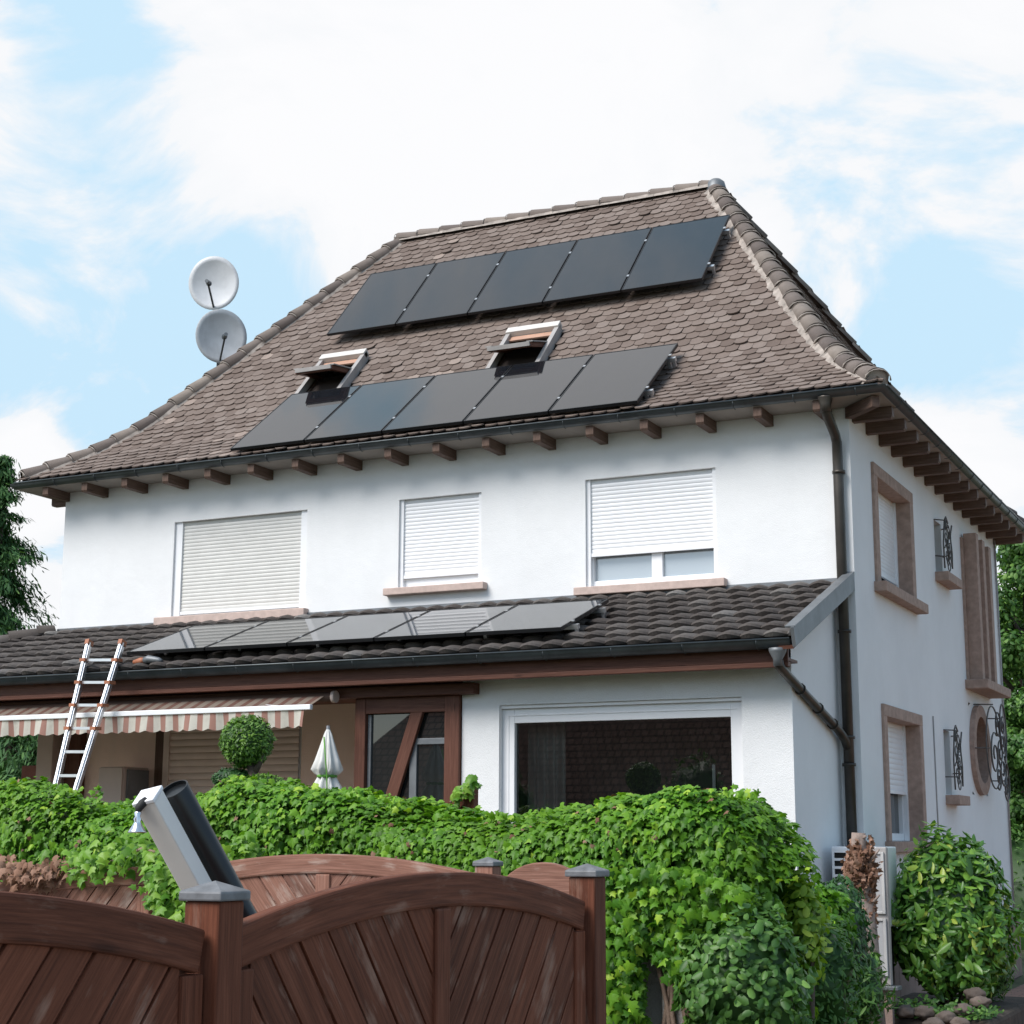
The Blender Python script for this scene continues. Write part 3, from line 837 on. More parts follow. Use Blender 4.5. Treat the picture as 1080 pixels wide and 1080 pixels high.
for u_ in np.linspace(-9.93 + 0.02, -0.21, 17): rafter((u_, 0.0, 4.26), (u_, -0.405, 4.26))
for v_ in np.linspace(0.16, 7.9, 15): rafter((0.0, v_, 4.26), (0.405, v_, 4.26), 0.09, 0.12)
for v_ in np.linspace(0.2, 7.9, 6): rafter((-WID, v_, 4.26), (-WID - 0.37, v_, 4.26))
mb = H_(); mb.beam((0.0, 0.0, 4.2), (0.36, -0.36, 4.2), 0.08, 0.11); mb.build('rafter', M['rafter_wood'], house)

# ---- gutters (half-round channel with joints)
def gutter(mb, path, r=0.068, seam=0.62, sides=None):
    path = [Vector(p) for p in path]
    m = 9
    rings = []
    for i, p in enumerate(path):
        d0 = (path[i] - path[i - 1]).normalized() if i else (path[1] - path[0]).normalized()
        d1 = (path[i + 1] - path[i]).normalized() if i < len(path) - 1 else d0
        o0 = Vector((d0.y, -d0.x, 0)); o1 = Vector((d1.y, -d1.x, 0))
        ob = (o0 + o1).normalized(); ob = ob / max(0.3, ob.dot(o0))
        for rr in (r, r - 0.006):
            rings.append(mb.pts([p + ob * math.cos(math.pi * j / (m - 1)) * rr - Vector((0, 0, math.sin(math.pi * j / (m - 1)) * rr)) for j in range(m)]))
    for i in range(len(path) - 1):
        a, c, ai, ci = rings[2 * i], rings[2 * i + 2], rings[2 * i + 1], rings[2 * i + 3]
        for j in range(m - 1):
            mb.face((a + j, a + j + 1, c + j + 1, c + j), None, 0.5, True)
            mb.face((ai + j + 1, ai + j, ci + j, ci + j + 1), None, 0.5, True)
        # rolled front bead
        d = (path[i + 1] - path[i]).normalized(); o = Vector((d.y, -d.x, 0))
        mb.tube([path[i] + o * (r + 0.002) + Vector((0, 0, 0.004)), path[i + 1] + o * (r + 0.002) + Vector((0, 0, 0.004))], 0.010, 7)
        L = (path[i + 1] - path[i]).length
        for k in range(1, int(L / seam) + 1):
            q = path[i] + d * (k * seam)
            st = [q + o * math.cos(math.pi * j / 8) * (r + 0.002) - Vector((0, 0, math.sin(math.pi * j / 8) * (r + 0.002))) for j in range(9)]
            mb.tube(st, 0.0055, 5)
        for e_ in ((0, 1) if len(path) == 2 else ((0,) if i == 0 else ((1,) if i == len(path) - 2 else ()))):
            idx = i + e_
            mb.face([rings[2 * idx] + j for j in range(m)], None, 0.5)
GE = 0.415
gm = H_(); gutter(gm, [(-WID - GE, DEP + GE, 4.33), (-WID - GE, -GE, 4.33), (GE, -GE, 4.33), (GE, DEP + GE, 4.33)])
gm.build('gutter', M['zinc'], house)
gm = H_(); gutter(gm, [(-12.6, -2.0, 1.725), (-0.06, -2.0, 1.725)], 0.075, 0.68)
gm.build('gutter', M['zinc'], house)

# ---- downpipes
dp = H_()
dp.tube([(-0.12, -GE, 4.285), (-0.12, -GE, 4.17), (-0.118, -0.36, 4.10), (-0.112, -0.13, 3.97), (-0.11, -0.075, 3.9), (-0.108, -0.075, 3.6), (-0.09, -0.075, -EYE)], 0.05, 14)
dp.lathe(-0.12, -GE, [(0.052, 4.13), (0.056, 4.2), (0.075, 4.27), (0.078, 4.28)], 14)
for z in (3.58, 2.0, 0.98, 0.72): dp.lathe(-0.1, -0.075, [(0.051, z), (0.066, z), (0.066, z + 0.028), (0.051, z + 0.028)], 14)
d1 = dp.build('downpipe', M['pipe_brown'], house)
dp = H_(); dp.lathe(-0.19, -2.0, [(0.04, 1.5), (0.042, 1.56), (0.075, 1.625), (0.078, 1.655)], 16)
dp.build('outlet', M['zinc_light'], d1)
dp = H_()
dp.tube([(-0.19, -2.0, 1.56), (-0.185, -1.97, 1.5), (-0.165, -1.84, 1.44), (-0.14, -0.3, 1.06), (-0.12, -0.14, 0.98), (-0.1, -0.08, 0.88)], 0.043, 12)
for t in (0.25, 0.6, 0.9):
    p_ = Vector((-0.165, -1.84, 1.44)).lerp(Vector((-0.14, -0.3, 1.06)), t); dp.tube([p_ - Vector((0, 0.012, -0.003)), p_ + Vector((0, 0.012, -0.003))], 0.054, 12)
dp.build('downpipe', M['pipe_brown'], house)

# ---- window builder
def slats(mb, fn, a0, a1, z0, z1, d, pitch=0.042, bul=0.0035):
    n = max(1, int((z1 - z0) / pitch)); pz = (z1 - z0) / n
    for k in range(n):
        zz = z1 - (k + 1) * pz
        prof = [(0.0, bul * 1.1), (0.1, 0.0), (0.3, -bul * 0.6), (0.5, -bul * 0.8), (0.7, -bul * 0.6), (0.9, 0.0), (1.0, bul * 1.1)]
        rows = [mb.pts([fn(a0, d + y, zz + t * pz), fn(a1, d + y, zz + t * pz)]) for t, y in prof]
        for r_, s_ in zip(rows, rows[1:]): mb.face((r_, r_ + 1, s_ + 1, s_), None, random.random(), False)

def fbox(mb, fn, a0, a1, d0, d1, z0, z1):
    ps = [fn(a, d, z) for a in (a0, a1) for d in (d0, d1) for z in (z0, z1)]
    xs, ys, zs_ = zip(*ps)
    mb.box(min(xs), max(xs), min(ys), max(ys), min(zs_), max(zs_))

def window(fn, a0, a1, z0, z1, d, shut_to, shut_mat, frame_w=0.07, mull=None, sill=None, pane=True, pane_mat=None, label=None, surround=None, rail=True, guide=0.045, pitch=0.042, bot=None):
    f = H_()
    fbox(f, fn, a0, a0 + frame_w, d - 0.02, d + 0.06, z0, z1); fbox(f, fn, a1 - frame_w, a1, d - 0.02, d + 0.06, z0, z1)
    fbox(f, fn, a0 + frame_w, a1 - frame_w, d - 0.018, d + 0.058, z1 - frame_w, z1); fbox(f, fn, a0 + frame_w, a1 - frame_w, d - 0.018, d + 0.058, z0, z0 + (bot or frame_w * 1.3))
    if mull is not None: fbox(f, fn, mull - 0.06, mull + 0.06, d - 0.016, d + 0.05, z0 + frame_w * 1.3, z1 - frame_w)
    w = f.build('window', M['white_pvc'], house, bevel=0.005)
    if label: w['label'] = label
    if pane:
        g_ = H_(); b_ = g_.pts([fn(a0 + frame_w, d + 0.03, z0 + frame_w), fn(a1 - frame_w, d + 0.03, z0 + frame_w), fn(a1 - frame_w, d + 0.03, z1 - frame_w), fn(a0 + frame_w, d + 0.03, z1 - frame_w)])
        g_.face([b_ + k for k in range(4)]); g_.build('pane', pane_mat or M['glass'], w)
    if shut_to is not None:
        s_ = H_()
        slats(s_, fn, a0 + guide * 0.6, a1 - guide * 0.6, shut_to, z1 - 0.002, d - 0.045, pitch)
        s_.build('shutter', shut_mat, w)
        gd = H_(); fbox(gd, fn, a0 + 0.001, a0 + guide, d - 0.07, d - 0.022, z0 + 0.001, z1 - 0.001); fbox(gd, fn, a1 - guide, a1 - 0.001, d - 0.07, d - 0.022, z0 + 0.001, z1 - 0.001)
        if rail: fbox(gd, fn, a0 + guide, a1 - guide, d - 0.06, d - 0.03, shut_to - 0.035, shut_to)
        gd.build('shutter_guide', M['white_pvc'], w)
    if sill:
        s_ = H_(); fbox(s_, fn, *sill); s_.build('sill', M['sill'] if fn is front else M['stone'], w, bevel=0.008)
    if surround:
        s_ = H_(); A0, A1, B0, B1, lw, tw = surround
        fbox(s_, fn, A0, a0 + 0.002, -0.03, 0.22, B0, B1 - tw); fbox(s_, fn, a1 - 0.002, A1, -0.03, 0.22, B0, B1 - tw)
        fbox(s_, fn, A0, A1, -0.032, 0.218, B1 - tw - 0.001, B1)
        s_.build('surround', M['stone'], w, bevel=0.006)
    return w
u = up_w[0]; window(front, u[0], u[1], u[2] + 0.001, u[3], 0.1, u[2] + 0.07, M['shutter_grey'], 0.1, sill=(-8.41, -6.3, -0.10, 0.02, 2.505, 2.6), guide=0.1, label='window with a closed grey beige roller shutter')
u = up_w[1]; window(front, u[0], u[1], u[2] + 0.001, u[3], 0.1, u[2] + 0.15, M['shutter_white'], 0.05, bot=0.15, sill=(-5.27, -4.02, -0.10, 0.02, 2.675, 2.755), label='narrow window with a white roller shutter almost down')
u = up_w[2]; window(front, u[0], u[1], u[2] + 0.001, u[3], 0.1, u[2] + 0.37, M['shutter_white'], 0.06, mull=-2.09, sill=(-2.96, -1.3, -0.10, 0.02, 2.535, 2.62), pane_mat=M['glass_pale'], label='window with its white roller shutter two thirds down')
window(side, 0.985, 2.475, 2.625, 3.755, 0.2, 2.85, M['shutter_white'], 0.06, mull=1.75, sill=(0.78, 2.74, -0.13, 0.05, 2.515, 2.622), surround=(0.83, 2.63, 2.622, 3.88, 0.15, 0.13), label='upper side window framed in brown stone')
window(side, 1.005, 2.495, 0.025, 1.275, 0.2, 0.55, M['shutter_beige'] if False else M['shutter_white'], 0.06, mull=1.75, sill=(0.82, 2.7, -0.1, 0.05, -0.09, 0.018), surround=(0.87, 2.64, 0.018, 1.385, 0.15, 0.12), label='lower side window framed in brown stone', pitch=0.055)

# ---- ornamental openings on the side wall
def spiral(cx, cz, r0, turns, start, sgn=1, n=26):
    return [(cx + sgn * r0 * (1 - 0.82 * i / n) * math.cos(start + turns * 2 * math.pi * i / n), cz + r0 * (1 - 0.82 * i / n) * math.sin(start + turns * 2 * math.pi * i / n)) for i in range(n + 1)]
def iron(mb, pts, x, r=0.0065): mb.tube([(x, a, z) for a, z in pts], r, 6)
def grille_tall(v0, v1, z0, z1, parent):
    mb = H_(); c = (v0 + v1) / 2; hw = (v1 - v0) / 2; h = z1 - z0
    for k, (fz, sg) in enumerate(((0.12, 1), (0.3, -1), (0.48, 1), (0.66, -1), (0.84, 1))):
        iron(mb, spiral(c + 0.25 * hw * sg, z0 + h * fz, hw * 0.62, 1.4, 0.5 * k, sg), 0.11)
        iron(mb, spiral(c - 0.35 * hw * sg, z0 + h * (fz + 0.06), hw * 0.42, 1.2, 1.5 + k, -sg), 0.12)
    iron(mb, [(c - hw * 0.8, z0), (c - hw * 0.9, z0 + h * 0.5), (c - hw * 0.4, z1), (c, z1 + 0.06), (c + hw * 0.5, z1)], 0.10, 0.01)
    iron(mb, [(c + hw, z0 + 0.05), (c + hw * 1.1, z0 + h * 0.4), (c + hw * 0.8, z0 + h * 0.75), (c + hw * 1.3, z1)], 0.11, 0.01)
    for (a, z) in ((v0, z1), (v0, z0 + 0.15), (v1, z1 - 0.05), (v1, z0 + 0.2)): mb.tube([(0.0, a, z), (0.11, (a + c) / 2, z)], 0.008, 6)
    mb.build('grille', M['iron'], parent)
for (z0, z1, s0, s1, sz) in ((3.16, 3.8, 3.78, 4.72, 3.05), (0.56, 1.3, 3.8, 4.55, 0.44)):
    g_ = H_(); b_ = g_.pts([(-0.28, 3.86, z0), (-0.28, 4.26, z0), (-0.28, 4.26, z1), (-0.28, 3.86, z1)]); g_.face([b_ + k for k in range(4)])
    nw = g_.build('niche_window', M['glass'], house)
    s_ = H_(); s_.box(-0.05, 0.16, s0 + 0.02, s1 - 0.1, sz, sz + 0.11); s_.build('sill', M['stone'], nw, bevel=0.008)
    grille_tall(3.86, 4.3, z0 + 0.05, z1, nw)
cw = H_(); cw.box(0.001, 0.03, 5.42, 6.6, 2.02, 3.84)
col = cw.build('fin_window', M['stone'], house)
s_ = H_()
for k, v in enumerate((5.5, 5.93, 6.36)): s_.box(0.028, 0.19, v, v + 0.16, 2.018, 3.9 - 0.02 * k)
s_.build('stone_fin', M['stone'], col, bevel=0.006)
s_ = H_(); s_.box(-0.02, 0.28, 5.32, 6.98, 1.9, 2.016); s_.build('sill', M['stone'], col, bevel=0.01)
rw = H_(); n = 40
rr = [(CR - 0.02, 0.06), (0.57, 0.06), (0.57, -0.01), (CR - 0.02, -0.26)]
rings = [rw.pts([(x, CV + r_ * math.cos(2 * math.pi * k / n), CZ + r_ * math.sin(2 * math.pi * k / n)) for k in range(n)]) for r_, x in rr]
for a, c in ((0, 1), (1, 2), (3, 0)):
    for k in range(n): rw.face((rings[a] + k, rings[a] + (k + 1) % n, rings[c] + (k + 1) % n, rings[c] + k))
rwo = rw.build('round_window', M['stone'], house, fix=True)
g_ = H_(); b_ = g_.pts([(-0.24, CV + 0.45 * math.cos(2 * math.pi * k / 24), CZ + 0.45 * math.sin(2 * math.pi * k / 24)) for k in range(24)]); g_.face([b_ + k for k in range(24)]); g_.build('pane', M['glass'], rwo)
ir = H_()
for (a, z, r_, st, sg) in ((6.2, 1.48, 0.2, 0.3, 1), (6.42, 0.92, 0.24, 2.2, -1), (5.9, 1.1, 0.3, 1.0, 1), (6.1, 0.82, 0.16, 4, 1), (6.5, 1.28, 0.16, 2.5, -1), (6.62, 0.72, 0.15, 0.2, 1), (6.3, 1.15, 0.2, 5.0, -1), (6.55, 1.5, 0.13, 1.2, 1)):
    iron(ir, spiral(a, z, r_, 1.5, st, sg), 0.22, 0.011)
ir.tube([(0.2, 5.95 + 0.5 * math.cos(t), 1.2 + 0.52 * math.sin(t)) for t in np.linspace(0, 5.5, 30)], 0.01, 6)
ir.tube([(0.24, 6.45 + 0.22 * math.cos(t), 1.42 + 0.36 * math.sin(t)) for t in np.linspace(-1.5, 3.6, 24)], 0.01, 6)
ir.tube([(0.24, 6.52 + 0.2 * math.cos(t), 0.78 + 0.24 * math.sin(t)) for t in np.linspace(-2.6, 2.6, 24)], 0.01, 6)
for a, z in ((5.42, 1.17), (6.5, 0.8), (6.4, 1.6), (5.8, 1.74)): ir.tube([(0.0, a, z), (0.22, a + 0.12, z)], 0.009, 6)
ir.build('grille', M['iron'], rwo)
cb_ = H_(); cb_.tube([(0.008, 3.32, -0.9), (0.008, 3.3, 1.42)], 0.008, 6); cb_.build('cable_duct', M['box_metal'], house)
cb_ = H_(); cb_.tube([(0.02, 7.85, 4.2), (0.02, 7.85, -0.86)], 0.014, 8); cb_.build('lightning_rod_cable', M['box_metal'], house)

# ---- ground floor extension
XE, VE = -0.2, -1.573
ZE0, ZE1 = 1.735, 2.5                         # eave and top of the lean-to roof
def ext_z(v): return ZE0 + (v + 2.07) / 2.07 * (ZE1 - ZE0)
xw = H_()
LW = (-3.09, -0.665, -0.05, 1.285)
wall_sheet(xw, lambda a, d, z: (a, VE + d, z), -3.49, XE, GL, 1.62, [(*LW, 0.14)], 0.14)
b_ = xw.pts([(XE, VE, GL), (XE, 0, GL), (XE, 0, ext_z(0) - 0.1), (XE, VE, ext_z(VE) - 0.1)]); xw.face([b_ + k for k in range(4)])
b_ = xw.pts([(-3.49, 0, GL), (-3.49, VE, GL), (-3.49, VE, 1.62), (-3.49, 0, 1.62)]); xw.face([b_ + k for k in range(4)])
xw.build('porch_wall', M['white_wall'], house)
# big picture window
f = H_(); fn = lambda a, d, z: (a, VE + d, z)
a0, a1, z0, z1 = LW; d = 0.09
fbox(f, fn, a0, a0 + 0.13, d - 0.02, d + 0.05, z0, z1 - 0.035); fbox(f, fn, a1 - 0.13, a1, d - 0.02, d + 0.05, z0, z1 - 0.035)
fbox(f, fn, a0 + 0.13, a1 - 0.13, d - 0.018, d + 0.05, z1 - 0.17, z1 - 0.035); fbox(f, fn, a0 + 0.13, a1 - 0.13, d - 0.018, d + 0.05, z0, z0 + 0.1)
fbox(f, fn, a0 + 0.002, a1 - 0.002, d - 0.06, d + 0.06, z1 - 0.033, z1 - 0.002)
fbox(f, fn, a0 + 0.06, a0 + 0.075, d - 0.026, d - 0.018, z0, z1 - 0.1); fbox(f, fn, a0 + 0.075, a1 - 0.06, d - 0.026, d - 0.018, z1 - 0.105, z1 - 0.09)
pw = f.build('window', M['white_pvc'], house, bevel=0.005); pw['label'] = 'wide white framed picture window with dark glass'
def clear_glass():
    m_, nt_, bs_, out_ = new_mat('clear_double_glazing')
    fr_ = N(nt_, 'ShaderNodeFresnel', ins={'IOR': 1.9}); tr_ = N(nt_, 'ShaderNodeBsdfTransparent'); tr_.inputs[0].default_value = (0.62, 0.66, 0.64, 1)
    gl_ = N(nt_, 'ShaderNodeBsdfGlossy', ins={'Roughness': 0.01}); mx_ = N(nt_, 'ShaderNodeMixShader')
    nt_.links.new(fr_.outputs[0], mx_.inputs[0]); nt_.links.new(tr_.outputs[0], mx_.inputs[1]); nt_.links.new(gl_.outputs[0], mx_.inputs[2]); nt_.links.new(mx_.outputs[0], out_.inputs[0])
    return m_
M['clear_glass'] = clear_glass()
g_ = H_(); b_ = g_.pts([(a0 + 0.1, VE + 0.12, z0), (a1 - 0.1, VE + 0.12, z0), (a1 - 0.1, VE + 0.12, z1 - 0.1), (a0 + 0.1, VE + 0.12, z1 - 0.1)]); g_.face([b_ + k for k in range(4)]); g_.build('pane', M['clear_glass'], pw)
# curtains drawn to the left inside, and the room's side walls
g_ = H_(); xs_ = np.linspace(a0 + 0.12, a0 + 0.52, 40)
t_ = g_.pts([(x, VE + 0.42 + 0.025 * math.sin(x * 62), z1 + 0.1) for x in xs_]); o_ = g_.pts([(x, VE + 0.42 + 0.035 * math.sin(x * 62 + 0.4), -0.8) for x in xs_])
for k in range(39): g_.face((o_ + k, o_ + k + 1, t_ + k + 1, t_ + k), None, 0.5, True)
g_.build('curtain', M['curtain'], pw)
g_ = H_(); g_.box(-3.4, XE - 0.1, -0.18, -0.02, GL, 1.6); g_.box(-3.4, XE - 0.1, VE + 0.16, -0.18, -0.9, -0.85); g_.box(-2.2, -1.5, -0.6, -0.25, -0.85, 0.35); g_.build('room', M['room'], pw)
g_ = H_(); g_.box(-1.62, -0.68, VE + 0.3, VE + 0.34, 0.36, 0.385); g_.box(-1.06, -1.03, VE + 0.3, VE + 0.34, 0.0, 0.7); g_.build('window_rail', M['alu'], pw)
# lean-to roof deck
dk = H_(); XR = -0.03
quad(dk, [(-12.5, -2.03, ZE0 - 0.03), (XR, -2.03, ZE0 - 0.03), (XR, 0, ZE1 - 0.03), (-9.93, 0, ZE1 - 0.03), (-12.0, -2.03, ZE0 - 0.025)])
quad(dk, [(-9.93, 0, ZE1 - 0.03), (-9.93, 6, ZE1 - 0.03), (-12.0, 6, ZE0 - 0.03), (-12.0, -2.03, ZE0 - 0.03)])
proof = dk.build('porch_roof', M['deck'], house)
# double pantiles with rounded noses
pt = H_()
sl = math.hypot(2.07, ZE1 - ZE0); tdir = (2.07 / sl, (ZE1 - ZE0) / sl); nd = (-tdir[1], tdir[0])
tw, te = 0.212, 0.285
def pan(mb, org_fn, c, s, lo, hi, fliplim):
    ncol, rn = 7, random.random() * 0.97 if random.random() > 0.03 else 1.0
    xs = np.linspace(-tw / 2, tw / 2, ncol)
    lift = random.uniform(-0.004, 0.006)
    rows = []
    for (ds, hh) in ((0.012, 0.002), (0.0, 0.030), (0.02, 0.046), (te * 0.5, 0.032), (te * 1.1, 0.004)):
        row = []
        for x in xs:
            q = abs(x) / (tw / 2)
            bulge = 0.026 * (math.cos(min(1, q * 1.05) * math.pi) * 0.5 + 0.5) - (0.016 if q > 0.9 else 0)
            nose = 0.06 * q * q if ds < 0.05 else 0
            row.append(org_fn(min(max(c + x, lo(s + ds)), hi(s + ds)), s + ds + nose, hh + lift + (bulge if hh > 0.005 else bulge * 0.35)))
        rows.append(mb.pts(row))
    for i_, (r_, q_) in enumerate(zip(rows, rows[1:])):
        for k in range(ncol - 1): mb.face((r_ + k, r_ + k + 1, q_ + k + 1, q_ + k), None, rn, i_ > 1)
def pfront(a, s, h): return (a, -2.07 + tdir[0] * s + nd[0] * h, ZE0 + tdir[1] * s + nd[1] * h)
def pleft(a, s, h): return (-12.0 + tdir[0] * s + nd[0] * h, a, ZE0 + tdir[1] * s + nd[1] * h)
nrow = int(sl / te)
for k in range(nrow + 1):
    s = k * te
    for j in range(66):
        c = -12.4 + (j + (0.5 if k % 2 else 0)) * (tw + 0.002)
        if c - tw / 2 > XR - 0.02: continue
        lo = lambda q: -12.05 + tdir[0] * q
        if c + tw / 2 < lo(s): continue
        if s + te > sl: pan(pt, lambda a, ss, h: pfront(a, min(ss, sl), h), c, s, lo, lambda q: XR, 0)
        else: pan(pt, pfront, c, s, lo, lambda q: XR, 0)
for k in range(nrow):
    s = k * te
    for j in range(38):
        c = -2.0 + (j + (0.5 if k % 2 else 0)) * (tw + 0.002)
        pan(pt, pleft, c, s, lambda q: -2.07 + tdir[0] * q, lambda q: 6.0, 0)
pt.build('tile_covering', M['porch_tile'], proof)
hcap, hm = H_(), H_()
caps(hcap, hm, [(-12.0, -2.03, ZE0 + 0.02), (-9.95, -0.03, ZE1 + 0.01)], 0.11, 0.09, 0.34, 0.02)
hcap.build('hip_capping', M['porch_tile'], proof)
fl = H_(); fl.box(-9.93, -0.02, -0.03, -0.001, ZE1 - 0.02, ZE1 + 0.05); fl.build('flashing', M['zinc_light'], proof)
vb = H_(); vb.beam((-0.02, -2.1, ext_z(-2.1) + 0.01), (-0.02, -0.002, ext_z(0) + 0.01), 0.03, 0.17); vb.beam((-0.045, -2.1, ext_z(-2.1) + 0.1), (-0.045, -0.002, ext_z(0) + 0.1), 0.09, 0.014)
vb.build('verge_board', M['zinc_light'], proof)
vb = H_(); vb.beam((-0.10, -2.05, ext_z(-2.05) - 0.09), (-0.10, -0.002, ext_z(0) - 0.09), 0.13, 0.03); vb.build('verge_soffit', M['brown_wood'], proof)
# fascia, beam and soffit
fb = H_(); fb.box(-12.5, -0.13, -1.9, -1.865, 1.545, 1.7); fb.box(-12.5, -0.12, -1.93, -1.85, 1.50, 1.544)
fb.build('fascia', M['brown_wood'], house, bevel=0.006)
fb = H_(); fb.box(-12.4, -0.14, -1.86, VE - 0.002, 1.56, 1.585); fb.build('soffit', M['brown_wood'], house)
fb = H_(); fb.box(-12.4, -3.3, -1.70, -1.575, 1.395, 1.50); fb.box(-12.4, -3.492, -1.572, -0.002, 1.5, 1.53)
fb.build('porch_ceiling', M['brown_wood'], house, bevel=0.006)

# ---- recessed terrace: back wall, shutter, glazed screen, pillar
tw_ = H_()
wall_sheet(tw_, lambda a, d, z: (a, -0.02 + d, z), -9.93, -3.5, GL, 1.5, [(-8.22, -6.33, -1.0, 1.32, 0.015)], 0.015)
b_ = tw_.pts([(-9.93, 0.0, GL), (-9.93, -0.02, GL), (-9.93, -0.02, 1.5), (-9.93, 0, 1.5)]); tw_.face([b_ + k for k in range(4)])
tw_.build('terrace_wall', M['terrace_wall'], house)
st_ = H_(); slats(st_, lambda a, d, z: (a, -0.02 + d, z), -8.14, -6.36, -1.0, 1.31, -0.008, 0.075, 0.006); shu = st_.build('terrace_shutter', M['shutter_beige'], house)
st_ = H_(); st_.box(-8.22, -8.14, -0.05, -0.022, -1.0, 1.32); st_.build('shutter_guide', M['shutter_beige'], shu)
st_ = H_(); st_.box(-8.34, -8.225, -0.045, -0.021, -1.0, 1.34); st_.build('jamb', M['rafter_wood'], shu)
pil = H_(); pil.box(-9.9, -9.66, -0.3, -0.021, GL, 1.5); pil.build('pillar', M['cabinet'], house, bevel=0.01)
pil = H_(); pil.box(-9.6, -9.38, -0.14, -0.021, GL, 1.5); pil.build('timber_post', M['brown_wood'], house, bevel=0.008)
# glazed oak screen with a slanting brace
gs = H_()
gs.box(-4.67, -4.55, -1.62, -1.50, GL, 1.394); gs.box(-3.66, -3.5, -1.62, -1.50, GL, 1.394); gs.box(-4.55, -3.66, -1.615, -1.505, 1.24, 1.394)
screen = gs.build('glazed_screen', M['brown_wood'], house, bevel=0.006)
br_ = H_(); br_.beam((-3.935, -1.585, 1.36), (-4.36, -1.585, 0.1), 0.05, 0.13, (1, 0, 0.3)); br_.build('brace', M['brown_wood'], screen, bevel=0.006)
br_ = H_(); br_.box(-4.07, -3.99, -1.57, -1.53, GL, 1.238); br_.box(-3.99, -3.662, -1.572, -1.532, 0.93, 0.99); br_.box(-4.548, -4.51, -1.57, -1.54, GL, 1.238)
br_.build('door_frame', M['zinc_light'], screen, bevel=0.004)
g_ = H_(); b_ = g_.pts([(-4.55, -1.545, GL), (-3.66, -1.545, GL), (-3.66, -1.545, 1.25), (-4.55, -1.545, 1.25)]); g_.face([b_ + k for k in range(4)]); g_.build('pane', M['glass'], screen)

# ---- roof windows, open on their middle hinge
n47 = Vector((0, -0.732, 0.681)); t47 = Vector((0, 0.681, 0.732))
def roof_pt(uu, s, h):
    r, z, n_, t_ = on_prof(FP, s)
    return Vector((uu, -EO_ + r, z)) + Vector((0, n_[0], n_[1])) * h
def roof_window(l, r_, s0, s1, mat_top, tilt):
    f = H_()
    fw = 0.055
    f.beam(roof_pt(l + fw / 2, s0, 0.06), roof_pt(l + fw / 2, s1, 0.06), fw, 0.11, n47); f.beam(roof_pt(r_ - fw / 2, s0, 0.06), roof_pt(r_ - fw / 2, s1, 0.06), fw, 0.11, n47)
    f.beam(roof_pt(l + fw, s0 + fw / 2, 0.04), roof_pt(r_ - fw, s0 + fw / 2, 0.04), fw, 0.07, n47)
    w = f.build('roof_window', M['box_metal'], house)
    c_ = H_(); c_.beam(roof_pt(l, s1 - 0.02, 0.095), roof_pt(r_, s1 - 0.02, 0.095), 0.11, 0.09, n47); c_.build('top_cover', mat_top, w, bevel=0.006)
    ins = H_(); q0, q1, q2, q3 = roof_pt(l + fw, s0 + fw, 0.03), roof_pt(r_ - fw, s0 + fw, 0.03), roof_pt(r_ - fw, s1 - 0.08, 0.03), roof_pt(l + fw, s1 - 0.08, 0.03)
    dn = -n47 * 0.3
    dp_ = Vector((0, 0, 0))
    b0 = ins.pts([q0, q1, q2, q3, q0 + dn, q1 + dn, q2 + dn, q3 + dn])
    for k in range(4): ins.face((b0 + k, b0 + (k + 1) % 4, b0 + 4 + (k + 1) % 4, b0 + 4 + k)[::-1])
    ins.face((b0 + 4, b0 + 5, b0 + 6, b0 + 7))
    ins.build('reveal', M['attic'], w)
    li = H_(); li.beam(roof_pt(l + fw, s1 - 0.13, 0.06), roof_pt(r_ - fw, s1 - 0.13, 0.06), 0.09, 0.02, n47); li.build('lining', simple('pine_lining', (0.42, 0.2, 0.12), 0.6) if 'pine' not in M else M['pine'], w)
    # sash: pivots about the middle
    sm_ = (s0 + s1) / 2 + 0.06; hl = (s1 - s0) / 2 - 0.03
    piv = roof_pt((l + r_) / 2, sm_, 0.07)
    ang = math.radians(tilt)
    d_ = t47 * math.cos(ang) + n47 * -math.sin(ang)          # the upper half swings inwards, the lower half out
    nn = Vector((1, 0, 0)).cross(d_)
    hw = (r_ - l) / 2 - fw - 0.002
    s_ = H_(); X = Vector((hw - 0.035, 0, 0))
    for sg in (-1, 1): s_.beam(piv + X * sg - d_ * hl, piv + X * sg + d_ * hl * 0.75, 0.055, 0.05, nn)
    s_.beam(piv - d_ * (hl - 0.03) - X * 1.05, piv - d_ * (hl - 0.03) + X * 1.05, 0.05, 0.055, nn)
    sash = s_.build('sash', M['brown_wood'], w)
    s_ = H_(); s_.beam(piv - d_ * (hl + 0.012) - X * 1.06 + nn * 0.012, piv - d_ * (hl + 0.012) + X * 1.06 + nn * 0.012, 0.03, 0.05, nn)
    for sg in (-1, 1): s_.beam(piv + X * sg * 1.04 - d_ * hl + nn * 0.04, piv + X * sg * 1.04 + d_ * hl * 0.3 + nn * 0.04, 0.08, 0.014, nn)
    s_.build('sash_cladding', M['box_metal'], w)
    s_ = H_(); b_ = s_.pts([piv - X - d_ * (hl - 0.04), piv + X - d_ * (hl - 0.04), piv + X + d_ * hl * 0.7, piv - X + d_ * hl * 0.7]); s_.face([b_ + k for k in range(4)]); s_.build('pane', M['glass'], w)
M['pine'] = simple('pine_lining', (0.46, 0.27, 0.19), 0.6)
M['pale_cover'] = simple('pale_cover', (0.6, 0.56, 0.52), 0.55, var=0.1)
M['attic'] = simple('attic_lining', (0.16, 0.1, 0.07), 0.8)
roof_window(*SKY_W[0], M['pale_cover'], 40)
roof_window(*SKY_W[1], M['pale_cover'], 33)

